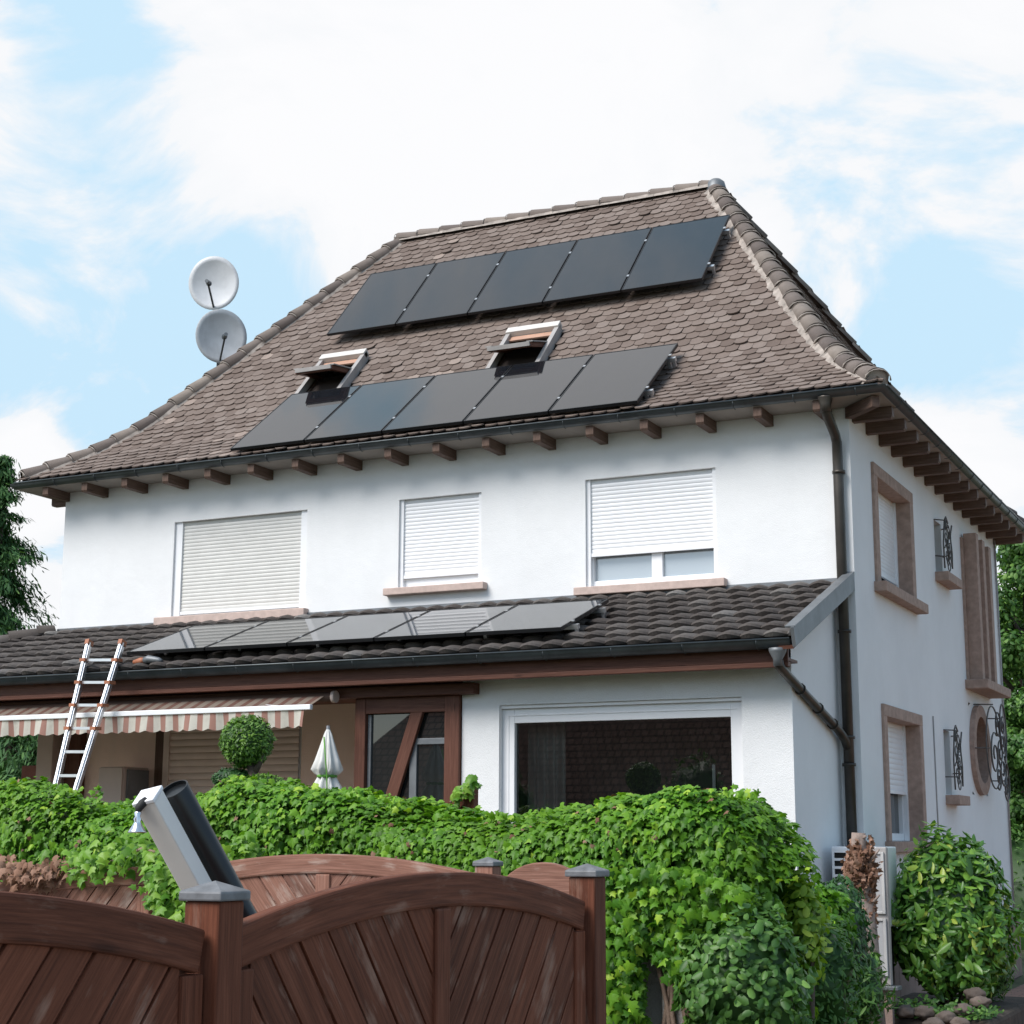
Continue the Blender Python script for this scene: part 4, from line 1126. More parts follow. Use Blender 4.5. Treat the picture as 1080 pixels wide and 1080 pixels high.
# ------------------------------------------------------------------ solar panels
def panel_proto(org, ax, ay, an, w, l, rails=(0.22, 0.78)):
    """ax along the row, ay up the slope, an normal"""
    root = empty('solar_panel', org, None, 'solar panel')
    O = Vector(org); ax, ay, an = Vector(ax), Vector(ay), Vector(an)
    f = MB(org)
    th = 0.035; e_ = 0.012
    f.beam(ax * e_ * 0.5, ax * e_ * 0.5 + ay * l, e_, th, an); f.beam(ax * (w - e_ * 0.5), ax * (w - e_ * 0.5) + ay * l, e_, th, an)
    f.beam(ax * e_ + ay * e_ * 0.5, ax * (w - e_) + ay * e_ * 0.5, e_, th, an); f.beam(ax * e_ + ay * (l - e_ * 0.5), ax * (w - e_) + ay * (l - e_ * 0.5), e_, th, an)
    b_ = f.pts([ax * e_ - an * 0.012 + ay * e_, ax * (w - e_) - an * 0.012 + ay * e_, ax * (w - e_) - an * 0.012 + ay * (l - e_), ax * e_ - an * 0.012 + ay * (l - e_)]); f.face([b_ + k for k in range(4)][::-1])
    f.build('frame', M['pv_frame'], root)
    g_ = MB(org); hh = an * (th / 2 - 0.003)
    b_ = g_.pts([ax * e_ + ay * e_ + hh, ax * (w - e_) + ay * e_ + hh, ax * (w - e_) + ay * (l - e_) + hh, ax * e_ + ay * (l - e_) + hh])
    g_.face([b_ + k for k in range(4)], [(e_, e_), (w - e_, e_), (w - e_, l - e_), (e_, l - e_)])
    g_.build('cell_glass', M['pv'], root)
    for q in rails:
        c_ = MB(org); c_.beam(ax * (w + 0.009) + ay * (l * q - 0.02) + an * 0.014, ax * (w + 0.009) + ay * (l * q + 0.02) + an * 0.014, 0.03, 0.012, an)
        c_.build('clamp', M['steel'], root)
    return root

def panel_row(p_bl, ax, ay, w, l, labels, group, rail_labels, stand, rails=(0.22, 0.78), foot=0.0):
    an = Vector(ax).cross(Vector(ay)).normalized()
    first = panel_proto(p_bl, ax, ay, an, w, l, rails)
    for k, lab in enumerate(labels):
        o = first if k == 0 else copy_tree(first)
        o.location = Vector(p_bl) + Vector(ax) * (w + 0.018) * k
        o['label'] = lab; o['group'] = group
    tot = (w + 0.018) * len(labels)
    for q, lab in zip(rails, rail_labels):
        base = Vector(p_bl) + Vector(ay) * (l * q) - an * 0.04
        mb = MB(); mb.beam(base - Vector(ax) * 0.03, base + Vector(ax) * (tot + 0.045), 0.045, 0.045, an)
        k = 0.3
        while k < tot:                      # roof hooks carrying the rail
            s = base + Vector(ax) * k
            mb.beam(s - an * 0.02, s - an * (stand + (foot if q == rails[0] else 0)), 0.035, 0.035, Vector(ay)); k += 0.95
        mb.beam(base + Vector(ax) * (tot + 0.02) - an * 0.02, base + Vector(ax) * (tot + 0.02) - an * (stand * 0.8), 0.03, 0.03, Vector(ay))
        tag(mb.build('mounting_rail', M['alu']), lab, 'rail', 'mounting rails under the solar panels')
def hw(uu, v, z): return Vector((HO[0] + uu, HO[1] + v, HO[2] + z))
nth = ('leftmost', 'second', 'middle', 'fourth', 'rightmost')
ax = Vector((1, 0, 0))
ay = t47.copy()
panel_row(hw(-7.31, 1.83, 6.49), ax, ay, 1.019, 1.60,
    ['leftmost black solar panel in the top row, nearest the satellite dishes', 'second black solar panel from the left in the top row near the ridge', 'middle black solar panel of five in the top row near the ridge',
     'fourth black solar panel from the left in the top row near the ridge', 'rightmost black solar panel in the top row beside the lit right hip'],
    'solar panels in the top row', ['lower mounting rail under the top row of solar panels', 'upper mounting rail under the top row of solar panels'], 0.1)
tb, tt = hw(-7.17, -0.41, 4.455), hw(-7.17, 0.835, 5.415)
ay = (tt - tb); ll = ay.length; ay.normalize()
panel_row(hw(-7.165, -0.41, 4.455), ax, ay, 1.0, ll,
    ['grey reflecting panel in the row above the gutter, leftmost, below the left open roof window', 'panel in the row above the gutter, right of the left open roof window shadow', 'middle panel in the row above the gutter, between the two open roof windows',
     'panel directly below the right open roof window, above the gutter', 'rightmost panel in the row above the upper gutter, over bare tiles'],
    'solar panels in the row above the upper gutter', ['lower mounting rail under the solar panels above the upper gutter', 'upper mounting rail under the solar panels above the upper gutter'], 0.1, foot=0.0)
tb, tt = hw(-7.27, -1.95, 1.935), hw(-7.3, -0.80, 2.35)
ay = Vector((0, tt.y - tb.y, tt.z - tb.z)); ll = ay.length; ay.normalize()
panel_row(hw(-7.29, -1.95, 1.935), ax, ay, 0.99, ll,
    ['pale reflecting solar panel on the porch roof, leftmost, beside the ladder top', 'solar panel on the porch roof below the grey shuttered window', 'middle solar panel of five on the dark porch roof',
     'solar panel on the porch roof below the narrow shuttered window', 'rightmost solar panel on the porch roof beside bare dark tiles'],
    'solar panels on the porch roof', ['lower mounting rail under the solar panels on the porch roof', 'upper mounting rail under the solar panels on the porch roof'], 0.1, foot=0.0)

def on_px(px, py, Y):
    v = r2 * ((px - 540) / 1764.4) + u2 * ((540 - py) / 1764.4) + fwd
    return Vector((0, 0, EYE)) + v * (Y / v.y)
# ------------------------------------------------------------------ satellite dishes
DM = on_px(230, 330, 18.72)
mb = MB(); mb.tube([(DM.x, DM.y + 0.12, EYE + 5.5), (DM.x + 0.02, DM.y + 0.12, EYE + 7.25)], 0.026, 10)
mb.beam((DM.x, DM.y + 0.12, EYE + 5.72), (DM.x + 0.06, DM.y + 0.2, EYE + 5.62), 0.12, 0.02)
tag(mb.build('antenna_mast', M['zinc_light']), 'grey steel mast carrying the two satellite dishes behind the left hip', 'mast')
def dish(c, nrm, roll, r, mat, arm_dir, label):
    root = empty('satellite_dish', c, label, 'satellite dish', 'satellite dishes on the mast')
    c = Vector(c); n_ = Vector(nrm).normalized()
    a = n_.cross(Vector((0, 0, 1))).normalized(); b_ = a.cross(n_) * -1
    if b_.z < 0: b_ = -b_
    m = MB(); K, R = 36, 6
    rings = []
    for side_ in (0, 1):
        for i in range(R + 1):
            q = i / R
            h = 0.10 * r * q * q * 2 - 0.10 * r
            rings.append(m.pts([c + a * math.cos(2 * math.pi * k / K) * r * 0.97 * q + b_ * math.sin(2 * math.pi * k / K) * r * 1.04 * q + n_ * (h - side_ * 0.012) for k in range(K)]))
    for s0 in (0, R + 1):
        for i in range(R):
            for k in range(K):
                f_ = (rings[s0 + i] + k, rings[s0 + i] + (k + 1) % K, rings[s0 + i + 1] + (k + 1) % K, rings[s0 + i + 1] + k)
                m.face(f_, None, 0.5, True)
    for k in range(K): m.face((rings[R] + k, rings[R] + (k + 1) % K, rings[2 * R + 1] + (k + 1) % K, rings[2 * R + 1] + k))
    m.build('reflector', mat, root, fix=True)
    tip = c + n_ * r * 0.95 - b_ * r * 0.25 + a * arm_dir * r * 0.1
    m = MB(); m.beam(c - b_ * r * 1.06 - n_ * 0.05, tip, 0.022, 0.03); m.build('feed_arm', M['zinc'], root)
    m = MB(); m.tube([tip - n_ * 0.04 + b_ * 0.02, tip + n_ * 0.10 + b_ * 0.03], 0.028, 10); m.tube([tip - n_ * 0.045 + b_ * 0.02, tip - n_ * 0.015 + b_ * 0.022], 0.04, 10); m.build('receiver', M['zinc_light'], root)
    m = MB(); m.beam(c - n_ * 0.1 - b_ * r * 0.3, c - n_ * 0.1 - b_ * r * 1.15, 0.05, 0.05); m.build('bracket', M['zinc'], root)
dish(on_px(226, 299, 18.7), (0.42, -1, -0.12), 0, 0.375, M['dish'], 0, 'upper pale satellite dish on the mast beside the brown roof')
dish(on_px(233, 355, 18.7), (1.0, -1, -0.1), 0, 0.375, M['dish_old'], 0, 'lower streaked grey satellite dish partly behind the roof hip')

# ------------------------------------------------------------------ ladder
lad = empty('ladder', hw(-7.6, -3.2, -EYE), 'aluminium ladder leaning on the porch gutter left of the solar panels', 'ladder')
LT, LB = (hw(-8.33, -1.98, 2.10), hw(-7.98, -1.98, 2.12)), None
# rails measured at the gutter and above the hedge, continued to the ground
lt, rt = on_px(94, 678, 13.98), on_px(129, 678, 13.98)
lm, rm = on_px(57, 838, 13.35), on_px(79, 838, 13.35)
lb = lm + (lm - lt) * 0.72; rb = rm + (rm - rt) * 0.72
tn = Vector((0, -1, 0.3)).normalized()
for (p_, q_) in ((lb, lt), (rb, rt)):
    m = MB(); m.beam(p_, q_, 0.03, 0.075, tn); m.beam(p_ + Vector((0.012, -0.01, 0)), q_ + Vector((0.012, -0.01, 0)), 0.03, 0.02, tn)
    ro = m.build('rail', M['alu'], lad, bevel=0.003)
    m = MB(); m.beam(q_ - (q_ - p_).normalized() * 0.03, q_ + (q_ - p_).normalized() * 0.025, 0.05, 0.085, tn); m.build('end_cap', M['orange'], ro)
full = (lt - lb).length; spac = 0.262
k = 0
ts = []
y_ = 697.0
for i in range(12):
    t_ = (y_ - 678) / 160.0
    p_ = lt.lerp(lm, t_); q_ = rt.lerp(rm, t_)
    if p_.z < 0.1: break
    m = MB(); m.beam(p_ - Vector((0.02, 0, 0)), q_ + Vector((0.02, 0, 0)), 0.028, 0.028); rg = m.build('rung', M['alu'], lad)
    if i < 4:
        m = MB()
        for e_ in (p_, q_): m.box(e_.x - 0.035, e_.x + 0.035, e_.y - 0.05, e_.y + 0.05, e_.z - 0.018, e_.z + 0.016)
        m.build('rung_bracket', M['orange'], rg)
    y_ += 24.4

# hand tool lying on the tiles by the ladder
tc_ = on_px(150, 697, 13.99)
tool = empty('hand_tool', tc_, 'small grey and orange hand tool lying on the porch tiles beside the ladder', 'tool')
m = MB(); m.tube([tc_ + Vector((0.03, 0, 0.0)), tc_ + Vector((0.08, 0, 0.015)), tc_ + Vector((0.2, 0.02, 0.0)), tc_ + Vector((0.24, 0.02, -0.01))], [0.035, 0.042, 0.03, 0.018], 12); m.build('body', M['zinc_light'], tool)
m = MB(); m.tube([tc_ + Vector((-0.11, 0, -0.01)), tc_ + Vector((-0.02, 0, 0.0)), tc_ + Vector((0.035, 0, 0.005))], [0.02, 0.036, 0.03], 10); m.build('handle', M['orange'], tool)

# ------------------------------------------------------------------ awning
aw = empty('awning', hw(-7.5, -1.72, 1.3), 'striped terracotta and cream awning half pulled out over the terrace', 'awning')
AL, AR = -11.8, -4.86
m = MB(HO); v0, z0, v1, z1 = -1.80, 1.425, -2.12, 1.28
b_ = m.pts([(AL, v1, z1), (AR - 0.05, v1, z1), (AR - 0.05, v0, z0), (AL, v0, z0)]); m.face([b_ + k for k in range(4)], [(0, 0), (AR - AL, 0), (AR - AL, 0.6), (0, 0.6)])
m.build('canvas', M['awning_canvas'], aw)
m = MB(HO); m.box(AL, AR, v1 - 0.03, v1 + 0.02, z1 - 0.022, z1 + 0.03); m.build('front_bar', M['white_pvc'], aw, bevel=0.006)
m = MB(HO); nseg = 460; L_ = AR - 0.08 - AL
top, mid, bot = [], [], []
for i in range(nseg + 1):
    x = AL + L_ * i / nseg
    sc_ = abs(math.sin(math.pi * (x - AL) / 0.155))
    drop = 0.155 + 0.02 * sc_
    wob = 0.010 * math.sin(x * 9.3) + 0.008 * math.sin(x * 23.1)
    top.append((x, v1 - 0.012, z1 - 0.02)); mid.append((x, v1 - 0.012 + wob, z1 - 0.02 - drop * 0.5)); bot.append((x, v1 - 0.012 + wob * 1.8, z1 - 0.02 - drop))
T_, D_, B_ = m.pts(top), m.pts(mid), m.pts(bot)
for i in range(nseg):
    x0, x1 = L_ * i / nseg, L_ * (i + 1) / nseg
    m.face((D_ + i, D_ + i + 1, T_ + i + 1, T_ + i), [(x0, 0.08), (x1, 0.08), (x1, 0), (x0, 0)], 0.5, True)
    m.face((B_ + i, B_ + i + 1, D_ + i + 1, D_ + i), [(x0, 0.17), (x1, 0.17), (x1, 0.08), (x0, 0.08)], 0.5, True)
m.build('valance', M['awning_top'], aw)
m = MB(HO); m.tube([(AL, -1.77, 1.41), (AR + 0.02, -1.77, 1.41)], 0.045, 14); m.build('roller', M['rafter_wood'], aw)
m = MB(HO); m.tube([(AR + 0.022, -1.77, 1.41), (AR + 0.06, -1.77, 1.41)], 0.06, 16); m.build('end_cap', M['cabinet'], aw)
m = MB(HO); m.beam((AR - 0.22, -1.78, 1.385), (AR - 0.62, -1.98, 1.32), 0.04, 0.035); m.beam((AR - 0.62, -1.98, 1.32), (AR - 0.12, -2.12, 1.27), 0.04, 0.035); m.build('arm', M['white_pvc'], aw)

# cabinet, garden fence and stack seen on the terrace
c0 = hw(-9.12, -0.65, -0.6)
cab = empty('cabinet', hw(-9.0, -0.6, -EYE + 0.7), 'beige upright cabinet standing against the terrace wall behind the ladder', 'cabinet')
m = MB(HO); m.box(-8.72, -8.38, -0.55, -0.1, -1.0, 0.83); m.build('carcass', M['cabinet'], cab, bevel=0.006)
m = MB(HO); m.box(-8.715, -8.385, -0.575, -0.552, -0.98, 0.82); m.build('door', M['cabinet'], cab, bevel=0.004)
m = MB(HO); m.box(-8.378, -8.355, -0.5, -0.12, -0.98, 0.8); m.build('side_trim', M['zinc_light'], cab)
m = MB(HO); m.box(-12.5, -0.2, -1.57, -0.03, -EYE, -1.0); m.build('terrace_floor', M['sill'], house)

# ------------------------------------------------------------------ fences
def clip(poly, fa, fb, fc):
    out = []
    for i in range(len(poly)):
        p_, q_ = poly[i], poly[(i + 1) % len(poly)]
        a_, b_ = fa * p_[0] + fb * p_[1] + fc, fa * q_[0] + fb * q_[1] + fc
        if a_ >= 0: out.append(p_)
        if (a_ >= 0) != (b_ >= 0):
            t = a_ / (a_ - b_); out.append((p_[0] + t * (q_[0] - p_[0]), p_[1] + t * (q_[1] - p_[1])))
    return out

def fence_panel(axis, const, s0, s1, z_ends, rise, zb, mat, label, arch='full', th=0.045, rail_h=0.092, ang=50, pw=0.105, group=None, mull=True, flip=1, endz=None):
    """arched panel in the plane axis=const between stations s0..s1; diagonal boards meeting at the middle post"""
    Lp = s1 - s0
    root = empty('arched_fence', ((const, (s0 + s1) / 2, 0) if axis == 'x' else ((s0 + s1) / 2, const, 0)), label, 'fence panel', group)
    def topz(s):
        q = (s - s0) / Lp
        if arch == 'full': return EYE + z_ends + rise * (1 - (2 * q - 1) ** 2)
        if arch == 'rise': return EYE + z_ends + rise * (1 - (1 - q) ** 2)
    def P(s, z, d=0): return (const + d, s, z) if axis == 'x' else (s, const + d, z)
    sd = (1, 0, 0) if axis == 'x' else (0, 1, 0)
    m = MB(); m.sweep([P(s, topz(s)) for s in np.linspace(s0, s1, 25)], th, rail_h, sd); m.build('top_rail', mat, root, bevel=0.008)
    fwst = 0.075
    for e_ in (s0, s1 - fwst):
        m = MB()
        if axis == 'x': m.box(const - th * 0.44, const + th * 0.44, e_, e_ + fwst, zb, min(topz(e_ + 0.01), topz(e_ + fwst - 0.01)) - rail_h - 0.001)
        else: m.box(e_, e_ + fwst, const - th * 0.44, const + th * 0.44, zb, min(topz(e_ + 0.01), topz(e_ + fwst - 0.01)) - rail_h - 0.001)
        m.build('stile', mat, root, bevel=0.005)
    mid = (s0 + s1) / 2
    if mull:
        m = MB()
        if axis == 'x': m.box(const - th * 0.5, const + th * 0.5, mid - 0.04, mid + 0.04, zb, topz(mid) - rail_h - 0.003)
        else: m.box(mid - 0.04, mid + 0.04, const - th * 0.5, const + th * 0.5, zb, topz(mid) - rail_h - 0.003)
        m.build('mullion', mat, root, bevel=0.006)
    halves = ((s0 + fwst, mid, 1), (mid, s1 - fwst, -1)) if mull else ((s0 + fwst, s1 - fwst, -1),)
    m = MB()
    for (h0, h1, sg) in halves:
        sg *= flip
        region = [(h0, zb)] + [(h1, zb)] + [(s, topz(s) - rail_h + 0.02) for s in np.linspace(h1, h0, 9)]
        # boards lean: direction (dx, dz)
        a_ = math.radians(ang); dx, dz = -sg * math.cos(a_), math.sin(a_)
        nx, nz = dz, -dx                         # across the boards
        proj = [p_[0] * nx + p_[1] * nz for p_ in region]
        k0 = math.floor(min(proj) / pw); k1 = math.ceil(max(proj) / pw)
        for k in range(k0, k1):
            lo, hi = k * pw + 0.004, (k + 1) * pw - 0.004
            q = clip(region, nx, nz, -lo); q = clip(q, -nx, -nz, hi) if q else q
            if len(q) >= 3: m.prism(q, axis, const - 0.011 + random.uniform(-0.002, 0.002), const + 0.011 + random.uniform(-0.002, 0.002), uvrot=math.atan2(dz, dx))
    m.prism([(s0 + 0.02, zb)] + [(s1 - 0.02, zb)] + [(s, topz(s) - rail_h - 0.004) for s in np.linspace(s1 - 0.02, s0 + 0.02, 9)], axis, const - 0.004, const + 0.004, 0.0)
    m.build('board_infill', mat, root, bevel=0.003)
    return root

def post(x, y, ztop, mat, label, w=0.092, cw_=0.112):
    root = empty('fence_post', (x, y, 0), label, 'fence post')
    m = MB(); h = w / 2; m.box(x - h, x + h, y - h, y + h, 0, EYE + ztop - 0.035); m.build('shaft', mat, root, bevel=0.005)
    m = MB(); c = cw_ / 2; zt = EYE + ztop - 0.0345
    b_ = m.pts([(x - c, y - c, zt), (x + c, y - c, zt), (x + c, y + c, zt), (x - c, y + c, zt), (x - c, y - c, zt + 0.02), (x + c, y - c, zt + 0.02), (x + c, y + c, zt + 0.02), (x - c, y + c, zt + 0.02), (x, y, zt + 0.042)])
    for k in range(4): m.face((b_ + k, b_ + (k + 1) % 4, b_ + 4 + (k + 1) % 4, b_ + 4 + k)); m.face((b_ + 4 + k, b_ + 4 + (k + 1) % 4, b_ + 8))
    m.face((b_ + 3, b_ + 2, b_ + 1, b_)); m.build('cap', M['cap'], root, bevel=0.004)
    return root
FX = -2.2
post(FX, 3.06, -0.092, M['fence_dark'], 'dark brown fence post with a grey cap below the leaning white box, nearest the camera')
post(FX, 5.09, -0.075, M['fence_dark'], 'brown fence post with a grey cap at the hedge end of the dark fence')
fence_panel('x', FX, 3.115, 5.03, -0.185, 0.105, 0.12, M['fence_dark'], 'dark brown arched fence panel with diagonal boards between two capped posts', group='dark arched fence panels in front')
fence_panel('x', FX, 1.19, 3.005, -0.185, 0.105, 0.12, M['fence_dark'], 'dark brown arched fence panel cut off by the lower left corner', group='dark arched fence panels in front')
post(-3.52, 7.0, -0.075, M['fence_light'], 'faded fence post with grey cap before the ivy, right of the arched faded panel', cw_=0.108)
fence_panel('y', 7.0, -5.22, -3.575, -0.145, 0.085, 0.12, M['fence_light'], 'faded reddish arched fence panel behind the dark fence, in front of ivy', pw=0.11, flip=1)
fence_panel('y', 7.0, -7.2, -5.42, -0.42, 0.29, 0.12, M['fence_light'], 'faded reddish fence panel rising to the right under dry ivy', arch='rise', mull=False, pw=0.11, flip=1)
post(-5.32, 7.02, -0.14, M['fence_light'], 'faded fence post half hidden by fresh ivy behind the leaning box', cw_=0.105)
# narrow round-topped board panel between the two capped posts
rp = empty('round_top_panel', (-3.17, 6.9, 0), 'narrow round topped wooden panel between two grey capped posts', 'fence panel')
m = MB(); R_ = 0.23; poly = [(-3.19 - R_, 0.12), (-3.19 + R_, 0.12)] + [(-3.19 + R_ * math.cos(t), EYE - 0.088 - 0.17 + 0.17 * math.sin(t)) for t in np.linspace(0, math.pi, 17)]
m.prism(poly, 'y', 6.88, 6.915); m.build('board', M['fence_light'], rp, bevel=0.006)

# fence corner showing above the ivy in front of the picture window
tp = on_px(497, 826, 10.2)
post(tp.x, tp.y, tp.z - EYE + 0.01, M['fence_dark'], 'small brown post with an ivy shoot showing above the hedge by the glazed screen', 0.075, 0.088)
tg = empty('swept_gate', (tp.x - 0.5, tp.y, 0), 'brown gate with a swept top rail rising to the small post above the hedge', 'gate')
m = MB(); pth = [(tp.x - 0.05 - 0.75 * q, tp.y, tp.z - 0.045 - 0.34 * q ** 0.9 * (1.25 - 0.25 * q)) for q in np.linspace(0, 1, 12)]
m.sweep(pth[::-1], 0.04, 0.085, (0, 1, 0)); m.build('top_rail', M['fence_dark'], tg, bevel=0.005)
m = MB(); poly = [(p_[0], p_[2] - 0.08) for p_ in pth] + [(tp.x - 0.8, 0.2), (tp.x - 0.05, 0.2)]
m.prism(poly, 'y', tp.y - 0.01, tp.y + 0.01); m.build('board_infill', M['fence_dark'], tg)

# far left: brown swept garden fence and boxed stack beyond the terrace
gf = empty('garden_fence', (-15.5, 17.5, 0), 'red brown garden fence with a dipping top edge under dark conifers', 'fence')
m = MB(EO); poly = [(-16.9, -1.6)] + [(-14.9, -1.6)] + [(-14.9 - 2.0 * q, 0.92 - 0.32 * math.sin(math.pi * min(1, q * 1.15))) for q in np.linspace(0, 1, 14)]
m.prism(poly, 'y', 17.5, 17.54); m.build('board', M['brick_red'], gf)
sk = empty('crate_stack', (-14.9, 17.0, 0), 'red brown boxes stacked beside the terrace pillar at the far left', 'crate stack')
for k, (z0, z1) in enumerate(((0.05, 0.6), (0.604, 0.94), (-1.75, 0.046))):
    m = MB(EO); m.box(-15.17, -14.68, 16.8, 17.2, z0, z1); m.build('crate', M['brick_red'], sk, bevel=0.01)

# ------------------------------------------------------------------ leaning white box with black tube and silver bell
B0, B1 = on_px(222, 962, 4.28), on_px(157, 842, 4.02)
ub = (B1 - B0).normalized()
lo_ = B0 - ub * 0.75
bx = empty('leaning_barrier_arm', lo_, 'white square barrier arm leaning beside a black tube above the fence post', 'barrier arm')
toc = (Vector((0, 0, EYE)) - B1).normalized(); toc = (toc - ub * toc.dot(ub)).normalized()
lat = ub.cross(toc).normalized()
bu = (toc * math.cos(0.95) + lat * math.sin(0.95)).normalized()
m = MB(); m.beam(lo_, B1, 0.068, 0.068, bu); m.build('box_section', M['white_paint'], bx, bevel=0.004)
m = MB(); m.beam(B1 + ub * 0.0005, B1 + ub * 0.014, 0.074, 0.074, bu); m.build('end_plate', M['white_pvc'], bx, bevel=0.003)
t1 = on_px(183, 832, 4.13); t0 = t1 - ub * 1.15
m = MB(); K = 32
aa = ub.orthogonal().normalized(); bb = ub.cross(aa)
R1, R2 = 0.046, 0.042
rg = [m.pts([p_ + (aa * math.cos(2 * math.pi * k / K) + bb * math.sin(2 * math.pi * k / K)) * rr_ for k in range(K)]) for p_, rr_ in ((t0, R1), (t1 - ub * 0.001, R1), (t1, R1 - 0.001), (t1, R2), (t1 - ub * 0.012, R2))]
for q_, (a_, c_) in enumerate(zip(rg, rg[1:])):
    for k in range(K): m.face((a_ + k, a_ + (k + 1) % K, c_ + (k + 1) % K, c_ + k), None, 0.5, q_ == 0)
m.face([rg[4] + k for k in range(K)])
m.build('tube', M['black_plastic'], bx, fix=True)
bc = on_px(145, 868, 3.98)
m = MB(); m.tube([bc + Vector((0.014, 0.02, 0.066)), bc + Vector((0.008, 0.008, 0.056)), bc + Vector((0.002, 0, 0.042)), bc + Vector((0, 0, 0.03))], [0.012, 0.013, 0.012, 0.007], 10); m.build('bell_hook', M['black_rubber'], bx)
m = MB(); m.lathe(bc.x, bc.y, [(0.006, bc.z + 0.035), (0.011, bc.z + 0.03), (0.008, bc.z + 0.018), (0.012, bc.z + 0.012), (0.009, bc.z + 0.004), (0.014, bc.z - 0.006), (0.024, bc.z - 0.022), (0.028, bc.z - 0.028), (0.022, bc.z - 0.027)], 18)
m.build('bell', M['chrome'], bx)

# ------------------------------------------------------------------ ivy hedge on its garden wall
wl = empty('garden_wall', (-8, 8.75, 0), 'old grey rendered garden wall overgrown with ivy, bare at its right foot', 'wall')
m = MB(); m.box(-14, -2.95, 8.6, 8.8, 0, 1.72); m.box(-3.24, -2.94, 8.46, 8.84, 0, 1.6); m.build('masonry', M['masonry'], wl, bevel=0.01)
hed = empty('ivy_hedge', (-8, 8.6, 0), 'thick bright green ivy hedge spilling over the garden wall', 'hedge')
HX = np.array([-14, -9.5, -8.4, -7.67, -7.2, -6.89, -6.6, -6.3, -5.98, -5.31, -4.9, -4.56, -4.2, -3.97, -3.7, -3.47, -3.2, -3.0, -2.9, -2.8, -2.7, -2.6])
HZ = np.array([0.4, 0.43, 0.43, 0.42, 0.33, 0.22, 0.18, 0.30, 0.40, 0.365, 0.28, 0.215, 0.2, 0.205, 0.225, 0.26, 0.30, 0.33, 0.335, 0.31, 0.2, -0.1]) + EYE - 0.105
def hedge_pt(x, q):
    """q 0..1 runs up the front face, over the top and down the back"""
    zt = np.interp(x, HX, HZ)
    zb = np.where(x > -3.6, 1.28 + 0.22 * np.sin(x * 5.0) - 0.3 * np.clip((x + 2.97) / 0.4, 0, 1), 0.75)
    yb0, yb1 = 8.28, 9.25
    hf = zt - zb; top = yb1 - yb0
    rc = 0.2
    tot = hf + top + 0.9
    s = q * tot
    y = np.where(s < hf, yb0, np.where(s < hf + top, yb0 + (s - hf), yb1))
    z = np.where(s < hf, zb + s, np.where(s < hf + top, zt, zt - (s - hf - top)))
    ny = np.where(s < hf, -1.0, np.where(s < hf + top, 0.0, 1.0)); nz = np.where((s >= hf) & (s < hf + top), 1.0, 0.0)
    # round the edges
    w1 = np.clip(1 - np.abs(s - hf) / rc, 0, 1); w2 = np.clip(1 - np.abs(s - hf - top) / rc, 0, 1)
    z = z - (w1 + w2) ** 2 * 0.06; y = y + w1 ** 2 * 0.06 - w2 ** 2 * 0.06
    ny = ny + w1 * np.where(nz > 0, -1, 0) * 0.8 + w2 * 0.5; nz = nz + w1 * np.where(nz > 0, 0, 1) * 0.8 + w2 * 0.5
    return y, z, ny, nz, s, hf, top
def hedge_off(x, y, z):
    return np.array([0.13 * noise.noise(Vector((a * 1.7, b * 1.7, c * 1.7))) + 0.075 * noise.noise(Vector((a * 4.5, b * 4.5, c * 4.5))) for a, b, c in zip(x, y, z)])
n = 62000
x = RNG.uniform(-10.5, -2.62, n); q = RNG.beta(1.1, 1.5, n)
y, z, ny, nz, s, hf, top = hedge_pt(x, q)
nx = np.where(x > -2.97, (x + 2.97) / 0.4 * 1.4, 0.0)
endr = np.clip((x + 2.97) / 0.4, 0, 1)
y = y + endr ** 2 * np.where(ny < 0, 0.42, -0.2)
nrm = np.column_stack([nx, ny, nz]); nrm /= np.linalg.norm(nrm, axis=1, keepdims=True)
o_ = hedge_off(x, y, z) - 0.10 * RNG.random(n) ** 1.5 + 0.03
Pp = np.column_stack([x, y, z]) + nrm * o_[:, None]
Nn = nrm * 0.75 + np.array([0.0, -0.08, 0.42]) + jit(n, 0.32)
Tt = np.tile([0, -0.15, -1.0], (n, 1)) + nrm * 0.55 + jit(n, 0.38)
sz = np.interp(x, [-9, -6, -3.5, -2.3], [0.048, 0.047, 0.048, 0.052]) * RNG.uniform(0.45, 1.45, n)
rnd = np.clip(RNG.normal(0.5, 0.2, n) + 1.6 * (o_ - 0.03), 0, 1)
# inner body of the hedge so that nothing shows through between the leaves
gx, gq = np.linspace(-10.5, -2.68, 90), np.linspace(0, 1, 26)
GX, GQ = np.meshgrid(gx, gq, indexing='ij'); GX, GQ = GX.ravel(), GQ.ravel()
cy_, cz_, cny, cnz, *_r = hedge_pt(GX, GQ)
er = np.clip((GX + 2.97) / 0.4, 0, 1); cy_ = cy_ + er ** 2 * np.where(cny < 0, 0.42, -0.2)
cn_ = np.column_stack([np.zeros_like(GX), cny, cnz]); cn_ /= np.linalg.norm(cn_, axis=1, keepdims=True)
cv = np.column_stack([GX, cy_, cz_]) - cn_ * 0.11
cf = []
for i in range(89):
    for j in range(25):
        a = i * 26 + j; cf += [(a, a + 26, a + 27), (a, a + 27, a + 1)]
leaf_mesh('foliage', M['ivy'], hed, Pp, Nn, Tt, sz, rnd, 'ivy', (cv, np.array(cf), np.zeros(len(cv))))
